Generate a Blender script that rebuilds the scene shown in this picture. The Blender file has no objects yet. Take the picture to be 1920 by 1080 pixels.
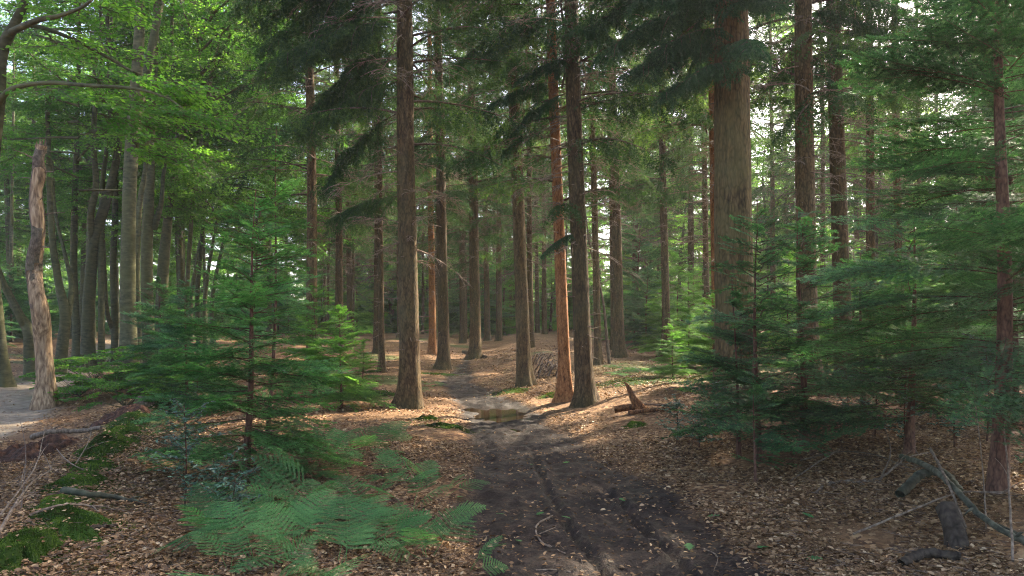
import bpy, math, random
import numpy as np
from mathutils import Vector, Matrix
R = math.radians
random.seed(5)
rng = np.random.default_rng(11)
scene = bpy.context.scene
col = scene.collection

# ------------------------------------------------------------------ camera, sky, sun, exposure
CAM_H = 1.7
F = 1387.0                       # focal length in photo pixels (1920 wide)
cam_d = bpy.data.cameras.new('camera')
cam = bpy.data.objects.new('camera', cam_d)
col.objects.link(cam)
cam_d.sensor_width = 36
cam_d.lens = 26.0
cam_d.shift_y = 60 / 1920
cam_d.clip_end = 1000
HAZE = 0.0007                    # air density, used at the end
cam.location = (0, 0, CAM_H)
cam.rotation_euler = (R(90), 0, 0)
scene.camera = cam

SUN_AZ, SUN_EL = 45.0, 37.0      # clockwise from +Y (view direction), elevation
w = bpy.data.worlds.new('World')
scene.world = w
w.use_nodes = True
nt = w.node_tree
nt.nodes.clear()
sky = nt.nodes.new('ShaderNodeTexSky')
sky.sky_type = 'NISHITA'
sky.sun_disc = False
sky.sun_elevation = R(SUN_EL)
sky.sun_rotation = R(SUN_AZ)
sky.air_density = 0.6
sky.dust_density = 4.0
sky.ozone_density = 0.3
bg = nt.nodes.new('ShaderNodeBackground')
bg.inputs['Strength'].default_value = 0.15
wo = nt.nodes.new('ShaderNodeOutputWorld')
nt.links.new(sky.outputs[0], bg.inputs[0])
nt.links.new(bg.outputs[0], wo.inputs[0])
sd = bpy.data.lights.new('sun', 'SUN')
sd.energy = 5.0
sd.angle = R(0.6)
sd.color = (1.0, 0.86, 0.66)
sun = bpy.data.objects.new('sun', sd)
col.objects.link(sun)
sv = Vector((math.sin(R(SUN_AZ)) * math.cos(R(SUN_EL)), math.cos(R(SUN_AZ)) * math.cos(R(SUN_EL)), math.sin(R(SUN_EL))))
sun.rotation_euler = sv.to_track_quat('Z', 'Y').to_euler()
sun.location = (30, 20, 40)
vs = scene.view_settings
vs.view_transform = 'Standard'
vs.look = 'None'
vs.gamma = 1
vs.exposure = 2.65
cy = scene.cycles
cy.filter_width = 1.1
cy.denoising_prefilter = 'NONE'
cy.denoising_input_passes = 'RGB_ALBEDO_NORMAL'
cy.max_bounces = 7
cy.diffuse_bounces = 4
cy.glossy_bounces = 3
cy.transmission_bounces = 4
cy.volume_bounces = 1
cy.transparent_max_bounces = 8
cy.sample_clamp_indirect = 6
cy.caustics_reflective = False
cy.caustics_refractive = False

# ------------------------------------------------------------------ noise and terrain
def _h(ix, iy, s):
    n = (ix.astype(np.int64) * 374761393 + iy.astype(np.int64) * 668265263 + s * 974711) & 0x7fffffff
    n = ((n ^ (n >> 13)) * 1274126177) & 0x7fffffff
    return ((n ^ (n >> 16)) & 0xffff) / 65535.0
def vnoise(x, y, s=0):
    x = np.asarray(x, float); y = np.asarray(y, float)
    ix = np.floor(x); iy = np.floor(y)
    fx = x - ix; fy = y - iy
    fx = fx * fx * (3 - 2 * fx); fy = fy * fy * (3 - 2 * fy)
    a = _h(ix, iy, s); b = _h(ix + 1, iy, s); c = _h(ix, iy + 1, s); d = _h(ix + 1, iy + 1, s)
    return (a * (1 - fx) + b * fx) * (1 - fy) + (c * (1 - fx) + d * fx) * fy - 0.5
def fbm(x, y, s=0, o=4):
    t = 0; a = 1.0
    for k in range(o):
        t = t + a * vnoise(x * 2 ** k + 17.3 * k, y * 2 ** k - 9.1 * k, s + k); a *= 0.5
    return t
def sstep(a, b, x):
    t = np.clip((x - a) / (b - a), 0, 1)
    return t * t * (3 - 2 * t)

PY = [0, 5, 6, 7.9, 9.4, 11.8, 14.7, 17.5, 20.5, 26, 40]
PC = [1.0, .78, .68, .48, .25, 0.02, -.32, -.95, -1.5, -1.75, -1.8]
PW = [1.15, 1.15, 1.1, 1.02, .84, .74, .74, .6, .5, .3, 0.0]
def path_c(y): return np.interp(y, PY, PC)
def path_w(y): return np.interp(y, PY, PW)
R1 = ([4, 5.1, 6.2, 7.4, 9, 10.5], [.85, .63, .46, .38, .30, .2])
R2 = ([4, 5, 5.9, 7.1, 8.5], [1.45, 1.24, 1.12, 1.03, .9])
R3 = ([5, 7, 9, 11, 14], [-.05, 0, -.05, -.2, -.55])
def ridge_d(x, y):               # signed distance from the mossy ridge, negative on its far (left) side
    a = np.array([-3.1, 4.6]); b = np.array([-6.0, 12.2]); t = b - a; L = np.hypot(*t); t = t / L
    return (x - a[0]) * t[1] - (y - a[1]) * t[0]
def sand_x(y): return -10.9 - (y - 16) * 0.42
def mud_mask(x, y):
    e = np.abs(x - path_c(y)) - path_w(y) + 0.28 * fbm(x * 1.6, y * 1.2, 3, 4)
    return 1 - sstep(-0.16, 0.14, e)
def sand_mask(x, y):
    e = np.abs(x - sand_x(y)) - 1.0 + 0.5 * fbm(x * .8, y * .6, 5, 4)
    return (1 - sstep(-0.3, 0.3, e)) * sstep(5, 9, y)
def moss_mask(x, y):
    d = ridge_d(x, y)
    m = np.exp(-((d - 0.05) / 0.55) ** 2) * sstep(-.25, .15, fbm(x * 1.3, y * 1.3, 21, 5)) * sstep(2, 4, y) * (1 - sstep(14, 17, y))
    m2 = sstep(.22, .42, fbm(x * .35, y * .35, 33, 5)) * sstep(13, 18, y) * .8
    m3 = np.exp(-((x - 4.2) / 2.0) ** 2 - ((y - 20) / 3.0) ** 2) * .9
    return np.clip(m + m2 + m3, 0, 1)
def H(x, y):
    x = np.asarray(x, float); y = np.asarray(y, float)
    c = path_c(y); hw = path_w(y)
    d = x - c
    right = 0.36 * sstep(hw * .8, hw + 3.2, d)
    left = 0.10 * sstep(hw * .8, hw + 2.0, -d)
    rd = ridge_d(x, y)
    fade = sstep(1, 4, y) * (1 - sstep(13, 18, y))
    ridge = fade * (0.16 * np.exp(-(rd / .55) ** 2) - 0.30 * sstep(0.2, 1.6, -rd) * (1 - sstep(2.0, 5.0, -rd)))
    far = 0.45 * sstep(20, 45, y) + 0.12 * sstep(9, 25, np.abs(x))
    z = right + left + ridge + far
    z = z + 0.16 * fbm(x * .35, y * .35, 9, 3) * sstep(2, 6, np.abs(d)) + 0.035 * fbm(x * 1.7, y * 1.7, 13, 3)
    mm = mud_mask(x, y)
    z = z - mm * 0.05
    z = z + mm * (0.055 * fbm(x * 5.5, y * 5.5, 41, 4) + 0.022 * fbm(x * 2.4, y * 2.4, 45, 2))
    for (ry, rx), dep, ww, y1 in ((R1, .046, .036, 11), (R2, .048, .040, 9), (R3, .014, .05, 14)):
        q = x - np.interp(y, ry, rx) - 0.05 * vnoise(y * 1.3, y * 0, 77)
        g = np.exp(-(q / ww) ** 2) * (1 - sstep(y1 - 2, y1, y))
        g2 = np.exp(-((np.abs(q) - 2.0 * ww) / (ww * .7)) ** 2) * (1 - sstep(y1 - 2, y1, y))
        z = z - dep * g * mm + dep * .45 * g2 * mm
    # the puddle hollow
    pe = ((x + .36 - (y - 14) * -.06) / .78) ** 2 + ((y - 14.0) / 1.3) ** 2 + 1.1 * fbm(x * 2.2, y * 1.5, 51, 4)
    z = z - 0.070 * (1 - sstep(0.3, 1.15, pe))
    # sandy track lies a little low, litter is slightly rough
    sm = sand_mask(x, y)
    z = z - sm * 0.05 + (1 - mm) * (1 - sm) * 0.012 * fbm(x * 9, y * 9, 61, 2)
    return z
def Hs(x, y): return float(H(np.array([x]), np.array([y]))[0])
_D = np.concatenate([np.arange(2.5, 30, .02), np.arange(30, 110, .1)])
def solve(px, py):
    X = (px - 960) / F * _D
    pr = 600 + F * (CAM_H - H(X, _D)) / _D
    k = np.nonzero(pr <= py)[0]
    k = k[0] if len(k) else -1
    return float(X[k]), float(_D[k])
def at(px, py, D): return np.array([(px - 960) / F * D, D, CAM_H - (py - 600) / F * D])

# ------------------------------------------------------------------ mesh helpers
class MB:
    """collects vertices and faces (any face size) with a material index and a tint per face"""
    def __init__(s): s.v = []; s.f = []; s.n = 0
    def add(s, v, f, mat=0, tint=0.5, smooth=False):
        v = np.asarray(v, float).reshape(-1, 3); f = np.asarray(f, np.int64)
        if len(f) == 0: return s
        t = np.broadcast_to(np.asarray(tint, float), (len(f),))
        s.v.append(v); s.f.append((f + s.n, mat, t, smooth)); s.n += len(v)
        return s
    def build(s, name, mats, parent=None, loc=None):
        me = s.mesh(name, mats)
        o = bpy.data.objects.new(name, me); col.objects.link(o)
        if parent is not None: o.parent = parent
        if loc is not None: o.location = loc
        return o
    def mesh(s, name, mats):
        V = np.concatenate(s.v)
        me = bpy.data.meshes.new(name)
        me.vertices.add(len(V)); me.vertices.foreach_set('co', V.astype(np.float32).ravel())
        loops = np.concatenate([f.ravel() for f, *_ in s.f])
        tot = np.concatenate([np.full(len(f), f.shape[1]) for f, *_ in s.f])
        st = np.concatenate([[0], np.cumsum(tot)[:-1]])
        me.loops.add(len(loops)); me.loops.foreach_set('vertex_index', loops.astype(np.int32))
        me.polygons.add(len(tot)); me.polygons.foreach_set('loop_start', st.astype(np.int32))
        try: me.polygons.foreach_set('loop_total', tot.astype(np.int32))
        except Exception: pass
        me.polygons.foreach_set('material_index', np.concatenate([np.full(len(f), m) for f, m, *_ in s.f]).astype(np.int32))
        me.polygons.foreach_set('use_smooth', np.concatenate([np.full(len(f), sm) for f, m, t, sm in s.f]))
        a = me.attributes.new('tint', 'FLOAT', 'FACE')
        a.data.foreach_set('value', np.concatenate([t for f, m, t, sm in s.f]).astype(np.float32))
        for m in (mats if isinstance(mats, (list, tuple)) else [mats]): me.materials.append(m)
        me.update(); me.validate()
        return me
def unit(v): return v / (np.linalg.norm(v, axis=-1, keepdims=True) + 1e-9)
def tube(mb, P, r, sides=8, mat=0, tint=0.5, fn=None, cap=True):
    P = np.asarray(P, float); r = np.broadcast_to(np.asarray(r, float), (len(P),))
    T = unit(np.gradient(P, axis=0))
    ref = np.array([0.0, 1, 0]) if abs(T[0][1]) < .8 else np.array([1.0, 0, 0])
    U = np.zeros_like(P); u = ref
    for i in range(len(P)):
        u = u - T[i] * np.dot(u, T[i]); u = u / (np.linalg.norm(u) + 1e-9); U[i] = u
    W = np.cross(T, U)
    a = np.linspace(0, 2 * np.pi, sides, endpoint=False)
    rr = r[:, None] * np.ones(sides)[None]
    if fn is not None: rr = fn(rr, a, P)
    V = P[:, None] + rr[..., None] * (np.cos(a)[None, :, None] * U[:, None] + np.sin(a)[None, :, None] * W[:, None])
    n = len(P); i, j = np.meshgrid(np.arange(n - 1), np.arange(sides), indexing='ij')
    j2 = (j + 1) % sides
    f = np.stack([i * sides + j, i * sides + j2, (i + 1) * sides + j2, (i + 1) * sides + j], -1).reshape(-1, 4)
    mb.add(V, f, mat, tint, True)
    if cap and r[-1] > .004:
        m = V[-1].mean(0); VV = np.concatenate([V[-1], [m]])
        mb.add(VV, [[k, (k + 1) % sides, sides] for k in range(sides)], mat, tint)
def sticks(mb, P0, P1, r0, r1, mat=0, tint=.5):
    """many thin 3-sided tapered sticks at once"""
    if len(P0) == 0: return
    d = unit(P1 - P0); ref = np.where(np.abs(d[:, 2:3]) < .9, np.array([[0, 0, 1.0]]), np.array([[1.0, 0, 0]]))
    u = unit(np.cross(d, ref)); v = np.cross(d, u)
    r0 = np.broadcast_to(r0, (len(P0),))[:, None]; r1 = np.broadcast_to(r1, (len(P0),))[:, None]
    V = []
    for k in range(3):
        c, s = math.cos(k * 2.0944), math.sin(k * 2.0944)
        V.append(P0 + r0 * (c * u + s * v)); V.append(P1 + r1 * (c * u + s * v))
    V = np.stack(V, 1).reshape(-1, 3)
    b = (np.arange(len(P0)) * 6)[:, None, None]
    f = (b + np.array([[0, 2, 3, 1], [2, 4, 5, 3], [4, 0, 1, 5]])[None]).reshape(-1, 4)
    t = np.repeat(np.broadcast_to(tint, (len(P0),)), 3)
    mb.add(V, f, mat, t, True)
def spline(P, n):
    """Catmull-Rom through rows of P (any columns)"""
    P = np.asarray(P, float)
    Q = np.vstack([2 * P[0] - P[1], P, 2 * P[-1] - P[-2]])
    out = []
    for t in np.linspace(0, len(P) - 1 - 1e-9, n):
        i = int(t); u = t - i; a, b, c, d = Q[i], Q[i + 1], Q[i + 2], Q[i + 3]
        out.append(.5 * (2 * b + (c - a) * u + (2 * a - 5 * b + 4 * c - d) * u * u + (3 * b - a - 3 * c + d) * u ** 3))
    return np.array(out)
def fill(mb, P0, P1, N, ln, wd, sp, flat=True, mat=0, tint=.5, quad=False):
    """needles or leaflets along every twig segment, laid out in world size"""
    L = np.linalg.norm(P1 - P0, axis=1)
    n = np.maximum(1, np.round(L / sp)).astype(int)
    idx = np.repeat(np.arange(len(L)), n)
    off = np.concatenate([[0], np.cumsum(n)[:-1]])
    t = (np.arange(len(idx)) - off[idx] + rng.random(len(idx))) / n[idx]
    p = P0[idx] + (P1 - P0)[idx] * t[:, None]
    d = unit((P1 - P0)[idx]); nn = N[idx]; s = unit(np.cross(nn, d)); nn = np.cross(d, s)
    tn = np.broadcast_to(tint, (len(L),))[idx]
    for sg in (1, -1):
        m = len(idx)
        ph = (rng.normal(0, .25, m) if flat else rng.uniform(-1.3, 1.3, m))[:, None]
        sd_ = sg * (np.cos(ph) * s) + np.sin(ph) * nn
        l = ln * rng.uniform(.75, 1.15, m)[:, None]
        tip = p + sd_ * l * .82 + d * l * .55
        if quad:
            mid = p + (tip - p) * .45; q = d * wd * .5
            V = np.stack([p, mid - q, tip, mid + q], 1).reshape(-1, 3); k = 4
        else:
            V = np.stack([p - d * wd * .5, p + d * wd * .5, tip], 1).reshape(-1, 3); k = 3
        mb.add(V, (np.arange(m) * k)[:, None] + np.arange(k)[None], mat, np.clip(tn + rng.normal(0, .07, m), 0, 1))

# ------------------------------------------------------------------ materials
def mat_new(name):
    m = bpy.data.materials.new(name); m.use_nodes = True; n = m.node_tree; n.nodes.clear()
    return m, n.nodes, n.links
def nd(N, t, **kw):
    o = N.new(t)
    for k, v in kw.items(): setattr(o, k, v)
    return o
def ramp(N, pts):
    r = nd(N, 'ShaderNodeValToRGB'); e = r.color_ramp.elements
    while len(e) < len(pts): e.new(.5)
    for i, (p, c) in enumerate(pts): e[i].position = p; e[i].color = (*c, 1)
    return r
def foliage(name, pts, trans=.35, tcol=1.6, rough=.62, spec=.13, sat=(1.0, 1.15, .55)):
    m, N, L = mat_new(name)
    at_ = nd(N, 'ShaderNodeAttribute', attribute_name='tint')
    oi = nd(N, 'ShaderNodeObjectInfo')
    ad = nd(N, 'ShaderNodeMath', operation='MULTIPLY_ADD'); ad.inputs[1].default_value = .25; L.new(oi.outputs['Random'], ad.inputs[0])
    su = nd(N, 'ShaderNodeMath', operation='SUBTRACT'); L.new(at_.outputs['Fac'], su.inputs[0]); su.inputs[1].default_value = .125
    L.new(su.outputs[0], ad.inputs[2])
    r = ramp(N, pts); L.new(ad.outputs[0], r.inputs[0])
    p = nd(N, 'ShaderNodeBsdfPrincipled'); L.new(r.outputs[0], p.inputs['Base Color'])
    p.inputs['Roughness'].default_value = rough; p.inputs['Specular IOR Level'].default_value = spec
    t = nd(N, 'ShaderNodeBsdfTranslucent')
    mu = nd(N, 'ShaderNodeMix', data_type='RGBA', blend_type='MULTIPLY'); mu.inputs[0].default_value = 1
    L.new(r.outputs[0], mu.inputs[6]); mu.inputs[7].default_value = (sat[0] * tcol, sat[1] * tcol, sat[2] * tcol, 1)
    L.new(mu.outputs[2], t.inputs[0])
    mx = nd(N, 'ShaderNodeMixShader'); mx.inputs[0].default_value = trans
    L.new(p.outputs[0], mx.inputs[1]); L.new(t.outputs[0], mx.inputs[2])
    o = nd(N, 'ShaderNodeOutputMaterial'); L.new(mx.outputs[0], o.inputs[0])
    return m
def bark(name, dark, mid, light, sx=9, sz=2.2, bump=.5, dist=.02, moss=0.0, mosscol=(.07, .085, .03), vor=14, vz=.42, vk=.6):
    m, N, L = mat_new(name)
    tc = nd(N, 'ShaderNodeTexCoord'); mp = nd(N, 'ShaderNodeMapping'); mp.inputs['Scale'].default_value = (sx, sx, sz)
    L.new(tc.outputs['Object'], mp.inputs[0])
    n1 = nd(N, 'ShaderNodeTexNoise'); n1.inputs['Scale'].default_value = 2.2; n1.inputs['Detail'].default_value = 8; n1.inputs['Roughness'].default_value = .65; L.new(mp.outputs[0], n1.inputs[0])
    mp2 = nd(N, 'ShaderNodeMapping'); mp2.inputs['Scale'].default_value = (vor, vor, vor * vz); L.new(tc.outputs['Object'], mp2.inputs[0])
    mw = nd(N, 'ShaderNodeMix', data_type='VECTOR'); mw.inputs[0].default_value = .12
    L.new(mp2.outputs[0], mw.inputs[4]); L.new(n1.outputs['Color'], mw.inputs[5])
    v = nd(N, 'ShaderNodeTexVoronoi', feature='DISTANCE_TO_EDGE'); v.inputs['Scale'].default_value = 1.0; L.new(mw.outputs[1], v.inputs[0])
    v2 = nd(N, 'ShaderNodeMath', operation='MINIMUM'); v2.inputs[1].default_value = .25; L.new(v.outputs['Distance'], v2.inputs[0])
    sm = nd(N, 'ShaderNodeMath', operation='MULTIPLY_ADD'); sm.inputs[1].default_value = vk; L.new(v2.outputs[0], sm.inputs[0]); L.new(n1.outputs['Fac'], sm.inputs[2])
    r = ramp(N, [(.36, dark), (.56, mid), (.80, light)]); L.new(sm.outputs[0], r.inputs[0])
    n2 = nd(N, 'ShaderNodeTexNoise'); n2.inputs['Scale'].default_value = 1.3; n2.inputs['Detail'].default_value = 5; L.new(tc.outputs['Object'], n2.inputs[0])
    r2 = ramp(N, [(.42, (0, 0, 0)), (.62, (1, 1, 1))]); L.new(n2.outputs['Fac'], r2.inputs[0])
    ms = nd(N, 'ShaderNodeMath', operation='MULTIPLY'); ms.inputs[1].default_value = moss; L.new(r2.outputs[0], ms.inputs[0])
    mx = nd(N, 'ShaderNodeMix', data_type='RGBA'); L.new(ms.outputs[0], mx.inputs[0]); L.new(r.outputs[0], mx.inputs[6]); mx.inputs[7].default_value = (*mosscol, 1)
    oi = nd(N, 'ShaderNodeObjectInfo'); hs = nd(N, 'ShaderNodeHueSaturation')
    mr = nd(N, 'ShaderNodeMapRange'); mr.inputs[3].default_value = .78; mr.inputs[4].default_value = 1.22; L.new(oi.outputs['Random'], mr.inputs[0]); L.new(mr.outputs[0], hs.inputs['Value'])
    L.new(mx.outputs[2], hs.inputs['Color'])
    p = nd(N, 'ShaderNodeBsdfPrincipled'); L.new(hs.outputs[0], p.inputs['Base Color']); p.inputs['Roughness'].default_value = .85; p.inputs['Specular IOR Level'].default_value = .2
    b = nd(N, 'ShaderNodeBump'); b.inputs['Strength'].default_value = bump; b.inputs['Distance'].default_value = dist; L.new(sm.outputs[0], b.inputs['Height']); L.new(b.outputs[0], p.inputs['Normal'])
    o = nd(N, 'ShaderNodeOutputMaterial'); L.new(p.outputs[0], o.inputs[0])
    return m
M = {}
M['spruce_bark'] = bark('spruce_bark', (.019, .011, .005), (.076, .046, .019), (.165, .104, .046), bump=.8, dist=.03, moss=.25, vor=30, vz=.4)
M['red_bark'] = bark('red_spruce_bark', (.05, .021, .008), (.19, .080, .026), (.31, .15, .06), bump=.6, dist=.02, moss=.0, vor=34, vz=.4)
M['giant_bark'] = bark('furrowed_bark', (.018, .011, .005), (.082, .054, .020), (.175, .118, .047), sx=10, sz=1.4, bump=1, dist=.05, moss=.55, mosscol=(.11, .10, .035), vor=24, vz=.32, vk=.7)
M['beech_bark'] = bark('beech_bark', (.028, .028, .014), (.070, .068, .034), (.13, .125, .066), sx=2.5, sz=7, bump=.3, dist=.012, moss=.6, mosscol=(.085, .085, .03), vor=8, vz=.6, vk=.25)
M['dead_wood'] = bark('dead_wood', (.06, .042, .028), (.15, .11, .075), (.27, .21, .15), sx=12, sz=2, bump=.5, dist=.01, vor=20)
M['snag_wood'] = bark('weathered_snag_wood', (.06, .035, .020), (.19, .125, .070), (.40, .29, .17), sx=9, sz=1.2, bump=.9, dist=.03, vor=16, vz=.2)
M['snag_bark'] = bark('snag_bark', (.04, .026, .018), (.12, .085, .06), (.23, .17, .12), sx=5, sz=5, bump=.9, dist=.03, moss=.3, vor=24, vz=.5)
M['dark_bark'] = bark('dark_wet_bark', (.010, .007, .004), (.035, .026, .018), (.075, .058, .04), sx=5, sz=5, bump=.9, dist=.03, vor=20)
M['twig'] = bark('twig_bark', (.035, .022, .014), (.09, .06, .04), (.16, .115, .08), bump=.2)
M['dead_twig'] = bark('dead_twig', (.06, .04, .028), (.15, .105, .075), (.27, .20, .145), bump=.2)
M['sap_bark'] = bark('young_hemlock_bark', (.028, .014, .009), (.085, .042, .026), (.15, .08, .05), sx=14, sz=5, bump=.5, dist=.01, vor=40)
M['rotten'] = bark('rotten_wood', (.02, .009, .005), (.10, .042, .016), (.30, .13, .045), sx=16, sz=3, bump=.9, dist=.02, vor=60)
M['spruce'] = foliage('spruce_needles', [(0, (.011, .024, .010)), (.5, (.026, .054, .021)), (1, (.075, .115, .028))], trans=.38, tcol=2.2)
M['spruce_dk'] = foliage('dark_hemlock_needles', [(0, (.010, .024, .013)), (.5, (.023, .055, .029)), (1, (.055, .115, .05))], trans=.38, tcol=1.8)
M['hem_l'] = foliage('hemlock_needles', [(0, (.020, .058, .022)), (.5, (.058, .165, .055)), (1, (.16, .35, .11))], trans=.4, tcol=1.7)  # needle colour lightened to stand in for skylight on the front saplings
M['hem_r'] = foliage('blue_green_hemlock_needles', [(0, (.016, .044, .021)), (.5, (.044, .122, .054)), (1, (.14, .30, .11))], trans=.38, tcol=1.8)
M['hem_b'] = foliage('fresh_hemlock_needles', [(0, (.030, .075, .022)), (.5, (.075, .17, .040)), (1, (.17, .32, .070))], trans=.5, tcol=1.9)  # brighter yellow green, backlight painted into the needle colour
M['beech'] = foliage('beech_leaves', [(0, (.028, .070, .014)), (.5, (.055, .135, .026)), (1, (.12, .22, .038))], trans=.55, tcol=1.9, rough=.5, spec=.25)
M['bracken'] = foliage('bracken_fronds', [(0, (.024, .070, .024)), (.5, (.062, .170, .058)), (1, (.14, .29, .095))], trans=.4, tcol=1.5, rough=.55)
M['holly'] = foliage('holly_leaves', [(0, (.016, .040, .022)), (.5, (.040, .090, .052)), (1, (.085, .165, .090))], trans=.08, rough=.42, spec=.5)
M['moss'] = foliage('moss_tufts', [(0, (.026, .026, .008)), (.45, (.026, .060, .008)), (1, (.105, .155, .028))], trans=.3, tcol=1.5, rough=.8, spec=.1)
M['far'] = foliage('far_foliage', [(0, (.035, .075, .025)), (.5, (.070, .145, .042)), (1, (.14, .24, .06))], trans=.5, tcol=2.0)  # leaf colour lightened to put haze and glow into the background
M['litter'] = foliage('dry_leaves', [(0, (.045, .022, .009)), (.3, (.15, .082, .036)), (.65, (.33, .205, .100)), (1, (.58, .43, .25))], trans=.12, tcol=1.0, rough=.65, spec=.25, sat=(1.1, .9, .6))
def bracken_brown():
    return foliage('withered_fern', [(0, (.09, .05, .02)), (.5, (.20, .115, .05)), (1, (.34, .2, .09))], trans=.3)
M['dry_needles'] = bracken_brown()

def ground_material():
    m, N, L = mat_new('forest_floor')
    g = nd(N, 'ShaderNodeNewGeometry'); pos = g.outputs['Position']
    def noise(scale, det=6, rough=.6):
        n = nd(N, 'ShaderNodeTexNoise'); n.inputs['Scale'].default_value = scale; n.inputs['Detail'].default_value = det; n.inputs['Roughness'].default_value = rough
        L.new(pos, n.inputs[0]); return n
    def mix(fac, a, b, bt='MIX'):
        x = nd(N, 'ShaderNodeMix', data_type='RGBA', blend_type=bt)
        if isinstance(fac, (int, float)): x.inputs[0].default_value = fac
        else: L.new(fac, x.inputs[0])
        for k, c in ((6, a), (7, b)):
            if isinstance(c, tuple): x.inputs[k].default_value = (*c, 1)
            else: L.new(c, x.inputs[k])
        return x.outputs[2]
    def attr(n):
        a = nd(N, 'ShaderNodeAttribute', attribute_name=n); return a.outputs['Fac']
    # leaf litter: small randomly coloured cells
    vo = nd(N, 'ShaderNodeTexVoronoi'); vo.inputs['Scale'].default_value = 24; vo.inputs['Randomness'].default_value = 1
    nz = noise(16, 3); mw = nd(N, 'ShaderNodeMix', data_type='VECTOR'); mw.inputs[0].default_value = .06
    L.new(pos, mw.inputs[4]); L.new(nz.outputs['Color'], mw.inputs[5]); L.new(mw.outputs[1], vo.inputs[0])
    sp = nd(N, 'ShaderNodeSeparateColor'); L.new(vo.outputs['Color'], sp.inputs[0])
    rl = ramp(N, [(0, (.045, .021, .009)), (.35, (.12, .064, .027)), (.7, (.25, .15, .068)), (1, (.44, .32, .18))]); L.new(sp.outputs[0], rl.inputs[0])
    big = noise(.55, 5); rb = ramp(N, [(.35, (.62, .50, .42)), (.65, (1.1, 1.0, .92))]); L.new(big.outputs['Fac'], rb.inputs[0])
    litter = mix(1.0, rl.outputs[0], rb.outputs[0], 'MULTIPLY')
    # spruce-needle carpet, finer and redder, mottles the litter
    fn = noise(70, 5, .7); rn = ramp(N, [(.3, (.055, .027, .011)), (.7, (.235, .13, .058))]); L.new(fn.outputs['Fac'], rn.inputs[0])
    nm = noise(.8, 4); rm = ramp(N, [(.45, (0, 0, 0)), (.6, (1, 1, 1))]); L.new(nm.outputs['Fac'], rm.inputs[0])
    litter = mix(rm.outputs[0], litter, rn.outputs[0])
    # mud
    n3 = noise(9, 8, .65); rmud = ramp(N, [(.3, (.012, .0075, .005)), (.52, (.036, .023, .0155)), (.75, (.11, .073, .050))]); L.new(n3.outputs['Fac'], rmud.inputs[0])
    n4 = noise(55, 4, .6); r4 = ramp(N, [(.4, (.55, .55, .55)), (.66, (1.25, 1.2, 1.15))]); L.new(n4.outputs['Fac'], r4.inputs[0])
    mud = mix(1.0, rmud.outputs[0], r4.outputs[0], 'MULTIPLY')
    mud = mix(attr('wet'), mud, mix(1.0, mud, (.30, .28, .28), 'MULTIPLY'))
    c = mix(attr('mud'), litter, mud)
    ns = noise(5, 8, .6); rs = ramp(N, [(.3, (.13, .10, .068)), (.7, (.29, .235, .165))]); L.new(ns.outputs['Fac'], rs.inputs[0])
    c = mix(attr('sand'), c, rs.outputs[0])
    n5 = noise(38, 5, .7); r5 = ramp(N, [(.3, (.016, .035, .006)), (.7, (.075, .12, .020))]); L.new(n5.outputs['Fac'], r5.inputs[0])
    c = mix(attr('moss'), c, r5.outputs[0])
    p = nd(N, 'ShaderNodeBsdfPrincipled'); L.new(c, p.inputs['Base Color'])
    wet = nd(N, 'ShaderNodeMath', operation='MULTIPLY'); wr = ramp(N, [(.42, (0, 0, 0)), (.62, (1, 1, 1))]); wn = noise(1.9, 5); L.new(wn.outputs['Fac'], wr.inputs[0])
    L.new(attr('mud'), wet.inputs[0]); L.new(wr.outputs[0], wet.inputs[1])
    ro = nd(N, 'ShaderNodeMapRange'); ro.inputs[3].default_value = .85; ro.inputs[4].default_value = .6; L.new(wet.outputs[0], ro.inputs[0]); L.new(ro.outputs[0], p.inputs['Roughness'])
    p.inputs['Specular IOR Level'].default_value = .22
    hh = nd(N, 'ShaderNodeMath', operation='ADD'); L.new(sp.outputs[1], hh.inputs[0]); L.new(n4.outputs['Fac'], hh.inputs[1])
    h2 = nd(N, 'ShaderNodeMath', operation='MULTIPLY_ADD'); L.new(n3.outputs['Fac'], h2.inputs[0]); h2.inputs[1].default_value = 2.0; L.new(hh.outputs[0], h2.inputs[2])
    b = nd(N, 'ShaderNodeBump'); b.inputs['Strength'].default_value = .9; b.inputs['Distance'].default_value = .022; L.new(h2.outputs[0], b.inputs['Height']); L.new(b.outputs[0], p.inputs['Normal'])
    o = nd(N, 'ShaderNodeOutputMaterial'); L.new(p.outputs[0], o.inputs[0])
    return m
M['ground'] = ground_material()
def water_material():
    m, N, L = mat_new('puddle_water')
    p = nd(N, 'ShaderNodeBsdfPrincipled'); p.inputs['Base Color'].default_value = (.022, .014, .008, 1); p.inputs['Roughness'].default_value = .07
    p.inputs['IOR'].default_value = 1.33; p.inputs['Specular IOR Level'].default_value = .8
    g = nd(N, 'ShaderNodeNewGeometry'); n = nd(N, 'ShaderNodeTexNoise'); n.inputs['Scale'].default_value = 3; L.new(g.outputs['Position'], n.inputs[0])
    b = nd(N, 'ShaderNodeBump'); b.inputs['Strength'].default_value = .06; b.inputs['Distance'].default_value = .02; L.new(n.outputs['Fac'], b.inputs['Height']); L.new(b.outputs[0], p.inputs['Normal'])
    o = nd(N, 'ShaderNodeOutputMaterial'); L.new(p.outputs[0], o.inputs[0])
    return m
M['water'] = water_material()

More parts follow.
